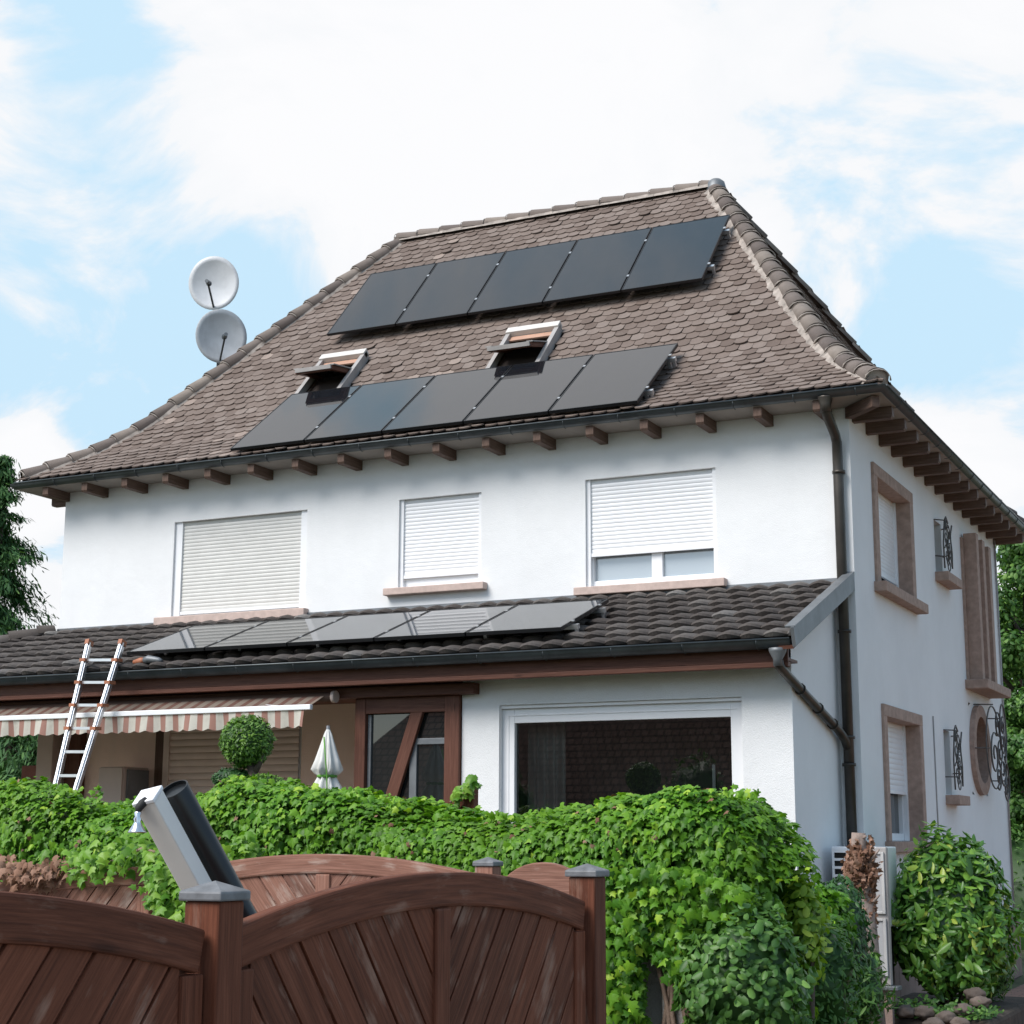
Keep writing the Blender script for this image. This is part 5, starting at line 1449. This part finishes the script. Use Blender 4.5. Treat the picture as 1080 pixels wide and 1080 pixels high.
# hanging fringe at the right end
n = 4200
x = RNG.uniform(-3.65, -2.68, n); drop = RNG.random(n) ** 1.4
ln = 0.36 + np.where(x < -3.3, 0.45, 0.0) + 0.3 * np.abs(np.sin(x * 4.1 + 1)) ** 1.5
zt = 1.6 - 0.15 * np.clip((x + 2.97) / 0.4, 0, 1)
Pp = np.column_stack([x, 8.27 + 0.14 * np.clip((x + 2.6) / 0.3, 0, 1) + RNG.normal(0, 0.05, n) + drop * 0.05, zt - drop * ln])
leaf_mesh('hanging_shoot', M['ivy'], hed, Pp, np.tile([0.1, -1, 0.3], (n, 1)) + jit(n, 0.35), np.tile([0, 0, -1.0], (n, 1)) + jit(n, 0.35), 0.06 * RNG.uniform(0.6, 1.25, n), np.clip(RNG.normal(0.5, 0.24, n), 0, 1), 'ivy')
n = 900; x = RNG.uniform(-9.5, -2.7, n); cl = np.round(x * 3.1) / 3.1 + RNG.normal(0, 0.035, n)
zt_ = np.interp(cl, HX, HZ); up_ = RNG.random(n) ** 1.6 * (0.02 + 0.05 * (np.sin(cl * 37.0) * 0.5 + 0.5) ** 2)
Pp = np.column_stack([cl, 8.4 + 0.6 * (np.sin(cl * 91.0) * 0.5 + 0.5) + RNG.normal(0, 0.03, n), zt_ + 0.02 + up_])
leaf_mesh('stray_shoot', M['ivy'], hed, Pp, np.tile([0.1, -0.5, 0.6], (n, 1)) + jit(n, 0.5), np.tile([0, -0.3, -0.5], (n, 1)) + jit(n, 0.6), 0.052 * RNG.uniform(0.6, 1.2, n), np.clip(RNG.normal(0.7, 0.2, n), 0, 1), 'ivy')
# ivy stems on the bare foot of the wall
m = MB()
for k in range(9):
    x0 = -3.2 + 0.03 * k + random.uniform(-0.02, 0.02); pts = []
    for i in range(12):
        pts.append((x0 + 0.03 * math.sin(i * 0.9 + k) + 0.012 * i * math.sin(k * 2.1), 8.44 - 0.008 * (k % 3), 0.0 + i * 0.13))
    m.tube(pts, [0.018 - 0.0007 * i for i in range(12)], 6)
m.build('stem', M['vine'], hed)
# fresh ivy shoots trailing over the faded fence, one plant each
def shoot(name, label, path, n, size, mat, spread, cat='ivy', kind='ivy', par=None):
    path = [Vector(p_) for p_ in path]
    root = empty(name, (path[-1].x, path[-1].y, 0), label, cat)
    m = MB(); m.tube(path, [0.008] * len(path), 5); m.build('stem', M['vine'], root)
    idx = RNG.integers(0, len(path) - 1, n); t = RNG.random(n)
    P_ = np.array([path[i].lerp(path[i + 1], tt_) for i, tt_ in zip(idx, t)]) + RNG.normal(0, 1, (n, 3)) * np.array(spread)
    leaf_mesh('foliage', mat, root, P_, np.tile([0.1, -0.8, 0.6], (n, 1)) + jit(n, 0.4), np.tile([0.1, -0.2, -1.0], (n, 1)) + jit(n, 0.5), size * RNG.uniform(0.6, 1.2, n), RNG.random(n), kind)
shoot('trailing_ivy', 'pale fresh ivy shoots hanging over the faded fence left of the leaning box', [on_px(215, 940, 6.9), on_px(195, 950, 6.85), on_px(190, 905, 6.85), on_px(150, 895, 6.9), on_px(110, 912, 6.95), on_px(70, 918, 7.0)], 420, 0.062, M['ivy_fresh'], (0.07, 0.05, 0.05))
shoot('trailing_ivy', 'pale fresh ivy hanging in a tuft below the leaning box onto the faded boards', [on_px(170, 915, 6.8), on_px(180, 935, 6.8), on_px(178, 950, 6.8), on_px(188, 958, 6.8)], 330, 0.062, M['ivy_fresh'], (0.06, 0.05, 0.05))
shoot('trailing_ivy', 'pale ivy tuft between the black tube and the faded arched panel', [on_px(238, 905, 7.1), on_px(252, 898, 7.15), on_px(265, 900, 7.2)], 150, 0.06, M['ivy_fresh'], (0.05, 0.05, 0.04))
shoot('dry_ivy', 'withered brown ivy clump on the faded fence at the left edge', [on_px(-20, 912, 6.9), on_px(10, 920, 6.9), on_px(40, 928, 6.9), on_px(58, 920, 6.95)], 300, 0.05, M['dry'], (0.045, 0.05, 0.035), 'dry ivy')
shoot('ivy_shoot', 'thin ivy shoot climbing the small brown post above the hedge', [on_px(475, 846, 10.1), on_px(488, 838, 10.1), on_px(494, 830, 10.1), on_px(500, 824, 10.1)], 42, 0.07, M['ivy_fresh'], (0.03, 0.03, 0.025))

# ------------------------------------------------------------------ topiary, parasol
tp_ = empty('topiary_tree', (-7.26, 10.5, 0), 'clipped ball topiary on a short stem rising above the hedge', 'topiary')
blob_leaves('crown', M['box_tree'], tp_, (-7.314, 10.5, EYE + 0.735), (0.205, 0.205, 0.195), 3200, 0.034, 'oval', 3, 0.10, 0.2, 'out', 0.9)
m = MB(); m.tube([(-7.2, 10.5, 0), (-7.22, 10.5, 1.6), (-7.235, 10.5, EYE + 0.47), (-7.27, 10.5, EYE + 0.56), (-7.31, 10.5, EYE + 0.66)], [0.05, 0.045, 0.04, 0.032, 0.02], 10)
m.tube([(-7.24, 10.5, EYE + 0.49), (-7.19, 10.5, EYE + 0.57), (-7.17, 10.5, EYE + 0.64)], [0.03, 0.022, 0.015], 8); m.build('trunk', M['bark'], tp_)
tp_ = empty('topiary_dome', (-7.08, 10.4, 0), 'low clipped green dome bush right of the ball topiary', 'topiary')
blob_leaves('crown', M['box_tree'], tp_, (-7.08, 10.4, EYE + 0.33), (0.23, 0.2, 0.16), 1600, 0.034, 'oval', 9, 0.08, 0.15, 'out', 0.9)
m = MB(); m.tube([(-7.08, 10.4, 0), (-7.08, 10.4, EYE + 0.3)], 0.04, 8); m.build('trunk', M['bark'], tp_)
tp_ = empty('topiary_pad', (-7.4, 10.45, 0), 'small dark clipped bush tucked under the ball topiary', 'topiary')
blob_leaves('crown', M['shrub_dark'], tp_, (-7.42, 10.5, EYE + 0.46), (0.17, 0.15, 0.075), 900, 0.034, 'oval', 5, 0.1, 0.15, 'out', 0.9)
m = MB(); m.tube([(-7.42, 10.5, 0), (-7.42, 10.5, EYE + 0.44)], 0.03, 8); m.build('trunk', M['bark'], tp_)

pr = empty('parasol', (-8.42, 13.4, 0), 'closed white garden parasol tied with a green band on the terrace', 'parasol')
m = MB(EO); K = 48
prof = [(0.015, 1.03), (0.035, 0.98), (0.06, 0.88), (0.095, 0.74), (0.125, 0.655), (0.105, 0.625), (0.07, 0.595), (0.085, 0.56), (0.115, 0.5), (0.125, 0.44), (0.10, 0.30), (0.06, 0.12)]
rings = []
for r_, z_ in prof:
    rings.append(m.pts([(-8.42 + r_ * (1 + 0.26 * math.sin(8 * t + z_ * 2) * min(1, r_ / 0.08)) * math.cos(t), 13.4 + r_ * (1 + 0.26 * math.sin(8 * t + z_ * 2) * min(1, r_ / 0.08)) * math.sin(t), z_ + (0.02 * math.sin(8 * t) if 0.6 < z_ < 0.7 else 0)) for t in [2 * math.pi * k / K for k in range(K)]]))
for a, c in zip(rings, rings[1:]):
    for k in range(K): m.face((a + k, a + (k + 1) % K, c + (k + 1) % K, c + k)[::-1], None, 0.5, True)
can = m.build('canopy', M['cloth'], pr, fix=True)
m = MB(EO); m.tube([(-8.42 + 0.082 * math.cos(t), 13.4 + 0.082 * math.sin(t), 0.592) for t in np.linspace(0, 2 * math.pi, 20)], 0.016, 6); m.tube([(-8.40, 13.3, 0.95), (-8.36, 13.28, 0.7), (-8.36, 13.3, 0.6), (-8.33, 13.27, 0.4), (-8.33, 13.29, 0.2)], 0.007, 5)
m.build('tie_band', M['cloth_green'], can)
m = MB(EO); m.tube([(-8.42, 13.4, -EYE), (-8.42, 13.4, 1.06)], 0.018, 10); m.build('pole', M['zinc_light'], pr)

# ------------------------------------------------------------------ right side: shrubs, stump, meter box, heat pump, stones
def shrub(label, c, r, n, size, kind, mat, seed, amp=0.25, tip='out', zmin=0.05, name='shrub', cat='shrub', depth=0.3, core=0.78):
    root = empty(name, (c[0], c[1], 0), label, cat)
    blob_leaves('foliage', mat, root, c, r, n, size, kind, seed, amp, depth, tip, core, zmin=zmin)
    m = MB()
    for k in range(4):
        a = k * 1.6 + seed
        m.tube([(c[0] + 0.04 * math.cos(a), c[1] + 0.04 * math.sin(a), 0), (c[0] + r[0] * 0.25 * math.cos(a), c[1] + r[1] * 0.25 * math.sin(a), c[2] * 0.6), (c[0] + r[0] * 0.5 * math.cos(a), c[1] + r[1] * 0.5 * math.sin(a), c[2])], [0.022, 0.016, 0.01], 7)
    m.build('stem', M['bark'], root)
    return root
def at_px(px, py, Y): p_ = on_px(px, py, Y); return (p_.x, p_.y, p_.z)
shrub('large glossy light green laurel shrub in front of the house side wall', at_px(1002, 968, 16.2), (0.58, 0.55, 0.76), 4400, 0.115, 'oval', M['laurel'], 12, 0.30, 'up', 0.12, depth=0.38)
shrub('small feathery green bush at the right foot of the laurel shrub', at_px(1038, 1022, 16.9), (0.28, 0.3, 0.32), 1300, 0.07, 'needle', M['shrub_mid'], 15, 0.2, 'up')
shrub('round leaved green shrub under the ivy beside the bare wall foot', at_px(785, 1035, 8.3), (0.34, 0.3, 0.42), 2200, 0.05, 'round', M['shrub_mid'], 20, 0.3, 'out')
shrub('golden yellow green shrub right of the ivy hedge end', at_px(848, 985, 9.0), (0.14, 0.16, 0.30), 520, 0.055, 'round', M['shrub_yellow'], 23, 0.35, 'up', depth=0.6, core=0.4)
shrub('mid green leafy shrub between the golden shrub and the stump', at_px(862, 1030, 9.6), (0.25, 0.3, 0.36), 1900, 0.045, 'oval', M['shrub_mid'], 27, 0.3, 'up')
shrub('dark ivy covered mound left of the tree stump', at_px(884, 990, 11.2), (0.22, 0.35, 0.42), 2600, 0.045, 'oval', M['shrub_dark'], 31, 0.25, 'down')
shrub('bright ivy mound sloping down behind the hedge end', at_px(862, 975, 10.4), (0.22, 0.4, 0.22), 1900, 0.05, 'ivy', M['ivy'], 33, 0.25, 'down')
shrub('low green fern like plant below the stump at the stone edging', at_px(893, 1040, 12.1), (0.3, 0.3, 0.34), 1900, 0.08, 'needle', M['shrub_mid'], 37, 0.25, 'up')

st = empty('tree_stump', (-3.6, 14.2, 0), 'tall cut tree trunk wrapped in withered brown ivy before the heat pump', 'tree stump')
m = MB(EO); m.tube([(-3.58, 14.2, -EYE), (-3.61, 14.2, -0.8), (-3.63, 14.2, -0.35), (-3.65, 14.2, 0.0), (-3.645, 14.2, 0.085)], [0.12, 0.1, 0.085, 0.065, 0.06], 12)
m.tube([(-3.6, 14.2, -0.2), (-3.52, 14.15, -0.12), (-3.46, 14.14, -0.05)], [0.02, 0.014, 0.006], 6); m.tube([(-3.62, 14.2, -0.5), (-3.52, 14.15, -0.47), (-3.47, 14.14, -0.42)], [0.02, 0.014, 0.006], 6)
m.tube([(-3.64, 14.2, 0.02), (-3.57, 14.15, 0.06)], [0.02, 0.01], 6)
m.build('trunk', M['cut_bark'], st)
n = 620; zz = np.minimum(RNG.normal(-0.24, 0.11, n), -0.03); an_ = RNG.random(n) * 6.28; rr_ = 0.06 + np.abs(RNG.normal(0, 0.05, n)) * np.exp(-((zz + 0.22) / 0.2) ** 2)
Pp = np.column_stack([-3.635 + rr_ * np.cos(an_), 14.18 + rr_ * np.sin(an_), EYE + zz])
n2 = 330; z2 = RNG.uniform(-0.85, 0.05, n2); a2 = RNG.random(n2) * 6.28
P2 = np.column_stack([-3.62 + 0.09 * np.cos(a2), 14.2 + 0.09 * np.sin(a2), EYE + z2])
Pp = np.vstack([Pp, P2]); n = len(Pp)
leaf_mesh('dry_foliage', M['dry'], st, Pp, np.tile([0.1, -0.8, 0.3], (n, 1)) + jit(n, 0.7), jit(n, 1.0) + np.array([0, 0, -0.6]), 0.05 * RNG.uniform(0.6, 1.3, n), RNG.random(n), 'ivy')

M['meter_frame'] = simple('meter_frame', (0.5, 0.49, 0.48), 0.5, var=0.1)
mt = empty('meter_cabinet', (-3.6, 14.8, 0), 'slim grey metal cabinet with two framed panels right of the stump', 'cabinet')
mc = [on_px(917, 893, 14.8), on_px(940, 893, 14.8)]
X0, X1 = on_px(918, 960, 14.8).x, on_px(937, 960, 14.8).x
m = MB(EO); m.box(X0, X1, 14.8, 14.87, -1.2, -0.035); m.build('housing', M['box_metal'], mt, bevel=0.008)
for (z0, z1) in ((-0.60, -0.075), (-1.12, -0.64)):
    m = MB(EO)
    m.box(X0 + 0.02, X0 + 0.045, 14.775, 14.799, z0, z1); m.box(X1 - 0.045, X1 - 0.02, 14.775, 14.799, z0, z1); m.box(X0 + 0.045, X1 - 0.045, 14.776, 14.799, z0, z0 + 0.02); m.box(X0 + 0.045, X1 - 0.045, 14.776, 14.799, z1 - 0.02, z1)
    dr = m.build('door', M['meter_frame'], mt, bevel=0.003)
    m = MB(EO); b_ = m.pts([(X0 + 0.045, 14.79, z0 + 0.02), (X1 - 0.045, 14.79, z0 + 0.02), (X1 - 0.045, 14.79, z1 - 0.02), (X0 + 0.045, 14.79, z1 - 0.02)]); m.face([b_ + k for k in range(4)]); m.build('panel', M['box_panel'], dr)
m = MB(EO); m.box(X0 - 0.03, X1 + 0.07, 14.74, 14.9, -1.235, -1.202); m.build('base_plate', M['zinc_light'], mt, bevel=0.005)
m = MB(EO); m.box(X0 + 0.03, X1 - 0.0, 14.8, 14.87, -EYE, -1.236); m.build('pedestal', M['plinth'], mt)

hp = empty('heat_pump', (-3.9, 15.3, 0), 'white outdoor heat pump unit with grille slots behind the stump', 'air conditioner')
hx0, hx1 = on_px(877, 905, 15.25).x, on_px(925, 905, 15.25).x
m = MB(EO); m.box(hx0, hx1, 15.25, 16.0, -0.75, -0.03); cs = m.build('casing', M['white_pvc'], hp, bevel=0.012)
m = MB(EO); m.box(hx0 + 0.03, hx1 - 0.03, 15.244, 15.249, -0.7, -0.08); m.build('grille_opening', M['dark_inside'], cs)
m = MB(EO)
for k in range(9): m.box(hx0 + 0.01, hx1 - 0.01, 15.228, 15.243, -0.085 - k * 0.072, -0.062 - k * 0.072)
for k in range(4): m.box(hx0 + 0.01 + k * 0.13, hx0 + 0.03 + k * 0.13, 15.229, 15.2435, -0.72, -0.045)
m.build('grille', M['white_pvc'], cs)
m = MB(EO)
for xx in (hx0 + 0.05, hx1 - 0.09): m.box(xx, xx + 0.04, 15.3, 15.95, -EYE, -0.752)
m.build('stand', M['zinc'], hp)

def rock(x, y, r, label, k, zc=None):
    v, f = ICO
    bmp = bumpy(v, k * 3.7, 0.28)
    mb = MB(); base = mb.pts([(x + a * r[0] * q, y + b_ * r[1] * q, (r[2] * 0.6 if zc is None else zc) + c * r[2] * q) for (a, b_, c), q in zip(v, bmp)])
    for t in f: mb.face([base + int(w) for w in t], None, 0.5, True)
    tag(mb.build('edging_stone', M['rock']), label, 'stone', 'rough stones edging the bed under the laurel')
rk = [(936, 1052, 15.02, 0.1), (955, 1062, 14.98, 0.09), (976, 1063, 15.0, 0.1), (998, 1068, 14.95, 0.09), (1016, 1060, 15.05, 0.09), (1034, 1052, 15.3, 0.09), (1028, 1044, 15.7, 0.1), (985, 1076, 14.8, 0.1), (1012, 1074, 14.85, 0.08)]
wds = ['beside the cabinet pedestal', 'just right of the cabinet pedestal', 'at the front middle under the laurel', 'under the front right of the laurel', 'where the edging turns along the path', 'on the path side of the bed', 'farthest back along the path', 'lowest, at the foot of the bed front', 'small, low at the path corner of the bed']
bdm = MB(); bdm.prism([(-4.05, 15.0), (-2.78, 15.0), (-2.78, 17.6), (-4.05, 17.6)], 'z', 0.0, 0.27); tag(bdm.build('raised_bed', M['soil'], bevel=0.04), kind='structure')
for k, ((px_, py_, yy_, r_), w_) in enumerate(zip(rk, wds)):
    q_ = on_px(px_, py_ + 5, yy_)
    rock(q_.x, q_.y, (r_ * 0.95, r_ * 0.8, r_ * 0.6), 'rough brown edging stone ' + w_, k, q_.z)
m = MB(); m.beam((-4.6, 14.2, 0.09), (-3.72, 14.6, 0.09), 0.14, 0.18, (0, 0, 1)); tag(m.build('kerb_stone', M['sill'], bevel=0.02), 'pale pinkish kerb stone at the foot of the shrubs left of the cabinet', 'kerb stone')

# far right: low wall with a white coping, a hedge and trees behind
fw_ = empty('low_wall', (-2.6, 27, 0), 'low brown wall with a white coping beyond the house at the right edge', 'wall')
m = MB(); m.box(-4.4, 3, 27, 27.3, 0, 0.62); m.build('body', M['plinth'], fw_)
m = MB(); m.box(-4.4, 3, 26.95, 27.35, 0.622, 0.72); m.build('coping', M['white_pvc'], fw_)
bm_ = MB(); bm_.box(-4.45, 3, 29.2, 29.3, 0.0, 0.95); tag(bm_.build('board_fence', M['brown_wood']), 'brown board fence below the clipped hedge at the right edge', 'fence')
hd2 = empty('clipped_hedge', (-3, 30.2, 0), 'light green clipped hedge beyond the house at the right edge', 'hedge')
n = 7000; Pp = np.column_stack([RNG.uniform(-6, 3, n), 29.7 + 0.9 * RNG.random(n) ** 2, RNG.uniform(0.4, 1.9, n)])
topm = RNG.random(n) < 0.35; Pp[topm, 2] = 1.85 + RNG.normal(0, 0.05, topm.sum()); Pp[topm, 1] = RNG.uniform(29.7, 30.6, topm.sum())
leaf_mesh('foliage', M['shrub_mid'], hd2, Pp, np.tile([0, -0.7, 0.6], (n, 1)) + jit(n, 0.5), jit(n, 1.0), 0.09 * RNG.uniform(0.6, 1.3, n), RNG.random(n), 'oval', (np.array([(-6, 29.8, 0), (3, 29.8, 0), (3, 29.8, 1.8), (-6, 29.8, 1.8), (3, 30.6, 1.8), (-6, 30.6, 1.8)], float), np.array([(0, 1, 2), (0, 2, 3), (3, 2, 4), (3, 4, 5)]), np.zeros(6)))

def broad_tree(label, x, y, h, spread, seed, nclump=26, nleaf=260, size=0.2, mat=None, z0=1.2):
    root = empty('broadleaf_tree', (x, y, 0), label, 'tree', 'trees beyond the house')
    rs = random.Random(seed)
    m = MB(); tops = []
    m.tube([(x, y, 0), (x + 0.1, y, h * 0.3), (x - 0.05, y, h * 0.6), (x + 0.1, y, h * 0.92)], [0.24, 0.19, 0.12, 0.03], 10)
    PP, NN, TT, RR = [], [], [], []
    for k in range(nclump):
        a = rs.uniform(0, 6.28); q = rs.uniform(0.1, 1.0); zz = z0 + (h - z0) * q
        rad = spread * math.sin(math.pi * min(0.95, 0.18 + q * 0.8)) * rs.uniform(0.35, 1.0)
        c = Vector((x + rad * math.cos(a), y + rad * math.sin(a), zz))
        st_ = Vector((x, y, max(0.6, zz - 0.5 * rad - 0.4)))
        m.tube([st_, st_.lerp(c, 0.5) + Vector((0, 0, 0.12)), c], [0.06, 0.04, 0.012], 6)
        cr_ = rs.uniform(0.45, 0.85) * spread * 0.42
        nl = int(nleaf * rs.uniform(0.6, 1.3))
        d_ = RNG.normal(0, 1, (nl, 3)); d_ /= np.linalg.norm(d_, axis=1, keepdims=True)
        p_ = np.array(c) + d_ * cr_ * (RNG.random(nl) ** 0.45)[:, None] * np.array([1, 1, 0.7])
        PP.append(p_); NN.append(d_ + np.array([0, 0, 0.5]) + jit(nl, 0.5)); TT.append(jit(nl, 0.8) + np.array([0, 0, -0.7])); RR.append(np.clip(RNG.normal(0.45 + 0.25 * rs.uniform(-1, 1), 0.2, nl), 0, 1))
    m.build('trunk', M['bark'], root)
    P_ = np.vstack(PP); leaf_mesh('crown', mat or M['tree'], root, P_, np.vstack(NN), np.vstack(TT), size * RNG.uniform(0.6, 1.3, len(P_)), np.concatenate(RR), 'round')
broad_tree('leafy green tree behind the rear corner of the house, topping the gutter end', -4.9, 32.0, 7.5, 1.7, 5, 60, 800, 0.10, None, 0.6)
broad_tree('taller leafy tree standing behind the first tree at the right edge', -5.2, 38.0, 7.0, 2.6, 8, 60, 700, 0.11, None, 0.6)
broad_tree('smaller dark leaved tree low behind the house corner at the right edge', -4.6, 30.8, 4.2, 1.5, 14, 40, 700, 0.09, M['shrub_mid'])

# conifers at the left
def conifer(label, x, y, h, r, seed, n=9000, size=0.34, droop=0.5):
    root = empty('conifer', (x, y, 0), label, 'conifer', 'conifers left of the house')
    m = MB(); m.tube([(x, y, 0), (x, y, h * 0.5), (x, y, h * 0.97)], [0.2, 0.12, 0.02], 8)
    rs = random.Random(seed)
    PP, TT, NN = [], [], []
    nb = 190
    for k in range(nb):
        q = (k + rs.random()) / nb; zz = 0.3 + (h - 0.3) * q
        a = rs.uniform(0, 6.283); L = r * (1 - q) ** 0.75 * rs.uniform(0.6, 1.12) + 0.12
        nn_ = max(12, int(n / nb * (0.35 + 1.2 * (1 - q))))
        t = RNG.random(nn_) ** 0.7
        dr = droop * (t ** 1.6) * L * 0.75 - 0.12 * L * np.sin(t * 3.14)
        w_ = 0.14 * L + 0.06
        px = x + np.cos(a) * t * L + RNG.normal(0, w_, nn_) * (0.3 + 0.7 * t); py = y + np.sin(a) * t * L + RNG.normal(0, w_, nn_) * (0.3 + 0.7 * t)
        pz = zz - dr - np.abs(RNG.normal(0, 0.11, nn_))
        PP.append(np.column_stack([px, py, pz])); TT.append(np.tile([math.cos(a) * 0.6, math.sin(a) * 0.6, -0.9], (nn_, 1)) + jit(nn_, 0.35))
        NN.append(np.tile([math.cos(a) * 0.5, math.sin(a) * 0.5, 0.8], (nn_, 1)) + jit(nn_, 0.6))
        if k % 3 == 0: m.tube([(x, y, zz), (x + math.cos(a) * L * 0.55, y + math.sin(a) * L * 0.55, zz - droop * 0.2 * L)], [0.03, 0.01], 5)
    m.build('trunk', M['bark'], root)
    P_ = np.vstack(PP); nt_ = len(P_)
    leaf_mesh('crown', M['conifer'], root, P_, np.vstack(NN), np.vstack(TT), size * RNG.uniform(0.6, 1.3, nt_), np.clip(RNG.normal(0.45, 0.22, nt_), 0, 1), 'needle')
conifer('tall drooping dark conifer rising left of the house wall', -24.6, 26.2, 9.7, 2.0, 3, 60000, 0.17)
conifer('dark conifer seen below the awning behind the terrace pillar', -18.6, 21.0, 4.6, 1.6, 6, 16000, 0.16)
conifer('second dark conifer below the awning at the left edge', -20.6, 22.5, 5.0, 1.8, 9, 16000, 0.16)

# ------------------------------------------------------------------ house across the street (seen in the window glass)
nb = empty('neighbour_house', (-14, -12, 0), 'brown roofed house across the street reflected in the window glass', 'house')
m = MB(); m.box(-23, -3, -16.5, -8, 0, 2.6); m.build('wall', M['white_wall'], nb)
m = MB(); quad(m, [(-24, -7.2, 2.35), (-2, -7.2, 2.35), (-5, -12.2, 7.4), (-20, -12.2, 7.4)]); quad(m, [(-2, -17.2, 2.35), (-24, -17.2, 2.35), (-20, -12.2, 7.4), (-5, -12.2, 7.4)])
quad(m, [(-2, -7.2, 2.35), (-2, -17.2, 2.35), (-5, -12.2, 7.4)]); quad(m, [(-24, -17.2, 2.35), (-24, -7.2, 2.35), (-20, -12.2, 7.4)])
def neighbour_roof_mat():
    mt_, nt_, bs_, _ = new_mat('red_brown_roof')
    co_ = objco(nt_, (1, 1, 1)); w_ = N(nt_, 'ShaderNodeTexBrick', ins={'Scale': 1.0, 'Mortar Size': 0.02, 'Brick Width': 0.2, 'Row Height': 0.17, 'Color1': (0.2, 0.115, 0.09, 1), 'Color2': (0.29, 0.175, 0.14, 1), 'Mortar': (0.08, 0.05, 0.04, 1)})
    nt_.links.new(co_, w_.inputs['Vector']); nt_.links.new(w_.outputs['Color'], bs_.inputs['Base Color']); bs_.inputs['Roughness'].default_value = 0.9
    return mt_
m.build('roof', neighbour_roof_mat(), nb)

for x_, h_, lab_ in ((-11.9, 3.5, 'tall dark green bush across the street reflected in the picture window'), (-16.3, 3.3, 'second green bush across the street reflected at the left of the picture window')):
    rt_ = empty('street_bush', (x_, -4.2, 0), lab_, 'bush')
    blob_leaves('foliage', M['shrub_mid'], rt_, (x_, -4.2, h_ * 0.55), (0.8, 0.7, h_ * 0.45), 2500, 0.12, 'oval', x_, 0.25, 0.3, 'up', 0.85)
    m = MB(); m.tube([(x_, -4.2, 0), (x_, -4.2, h_ * 0.5)], 0.08, 8); m.build('stem', M['bark'], rt_)

n = 240; x = RNG.uniform(-9.5, -2.7, n); q = RNG.uniform(0.05, 0.75, n)
y, z, ny, nz, *_r = hedge_pt(x, q); nr_ = np.column_stack([np.zeros(n), ny, nz]); nr_ /= np.linalg.norm(nr_, axis=1, keepdims=True)
tag(leaf_mesh('withered_foliage', M['dry'], hed, np.column_stack([x, y, z]) + nr_ * (hedge_off(x, y, z) + 0.03)[:, None], nr_ + jit(n, 0.4), np.tile([0, 0, -1.0], (n, 1)) + jit(n, 0.5), 0.04 * RNG.uniform(0.5, 1.2, n), RNG.random(n), 'ivy'), kind='stuff')
n = 900; Pp = np.column_stack([RNG.uniform(-3.95, -2.8, n), 14.95 + np.abs(RNG.normal(0, 0.35, n)), 0.29 + np.abs(RNG.normal(0, 0.05, n))])
tag(leaf_mesh('ground_cover', M['shrub_mid'], None, Pp, np.tile([0, -0.4, 0.9], (n, 1)) + jit(n, 0.4), jit(n, 1.0), 0.05 * RNG.uniform(0.5, 1.3, n), RNG.random(n), 'round'), 'low weeds and fallen leaves between the edging stones', 'ground cover', kind='stuff')
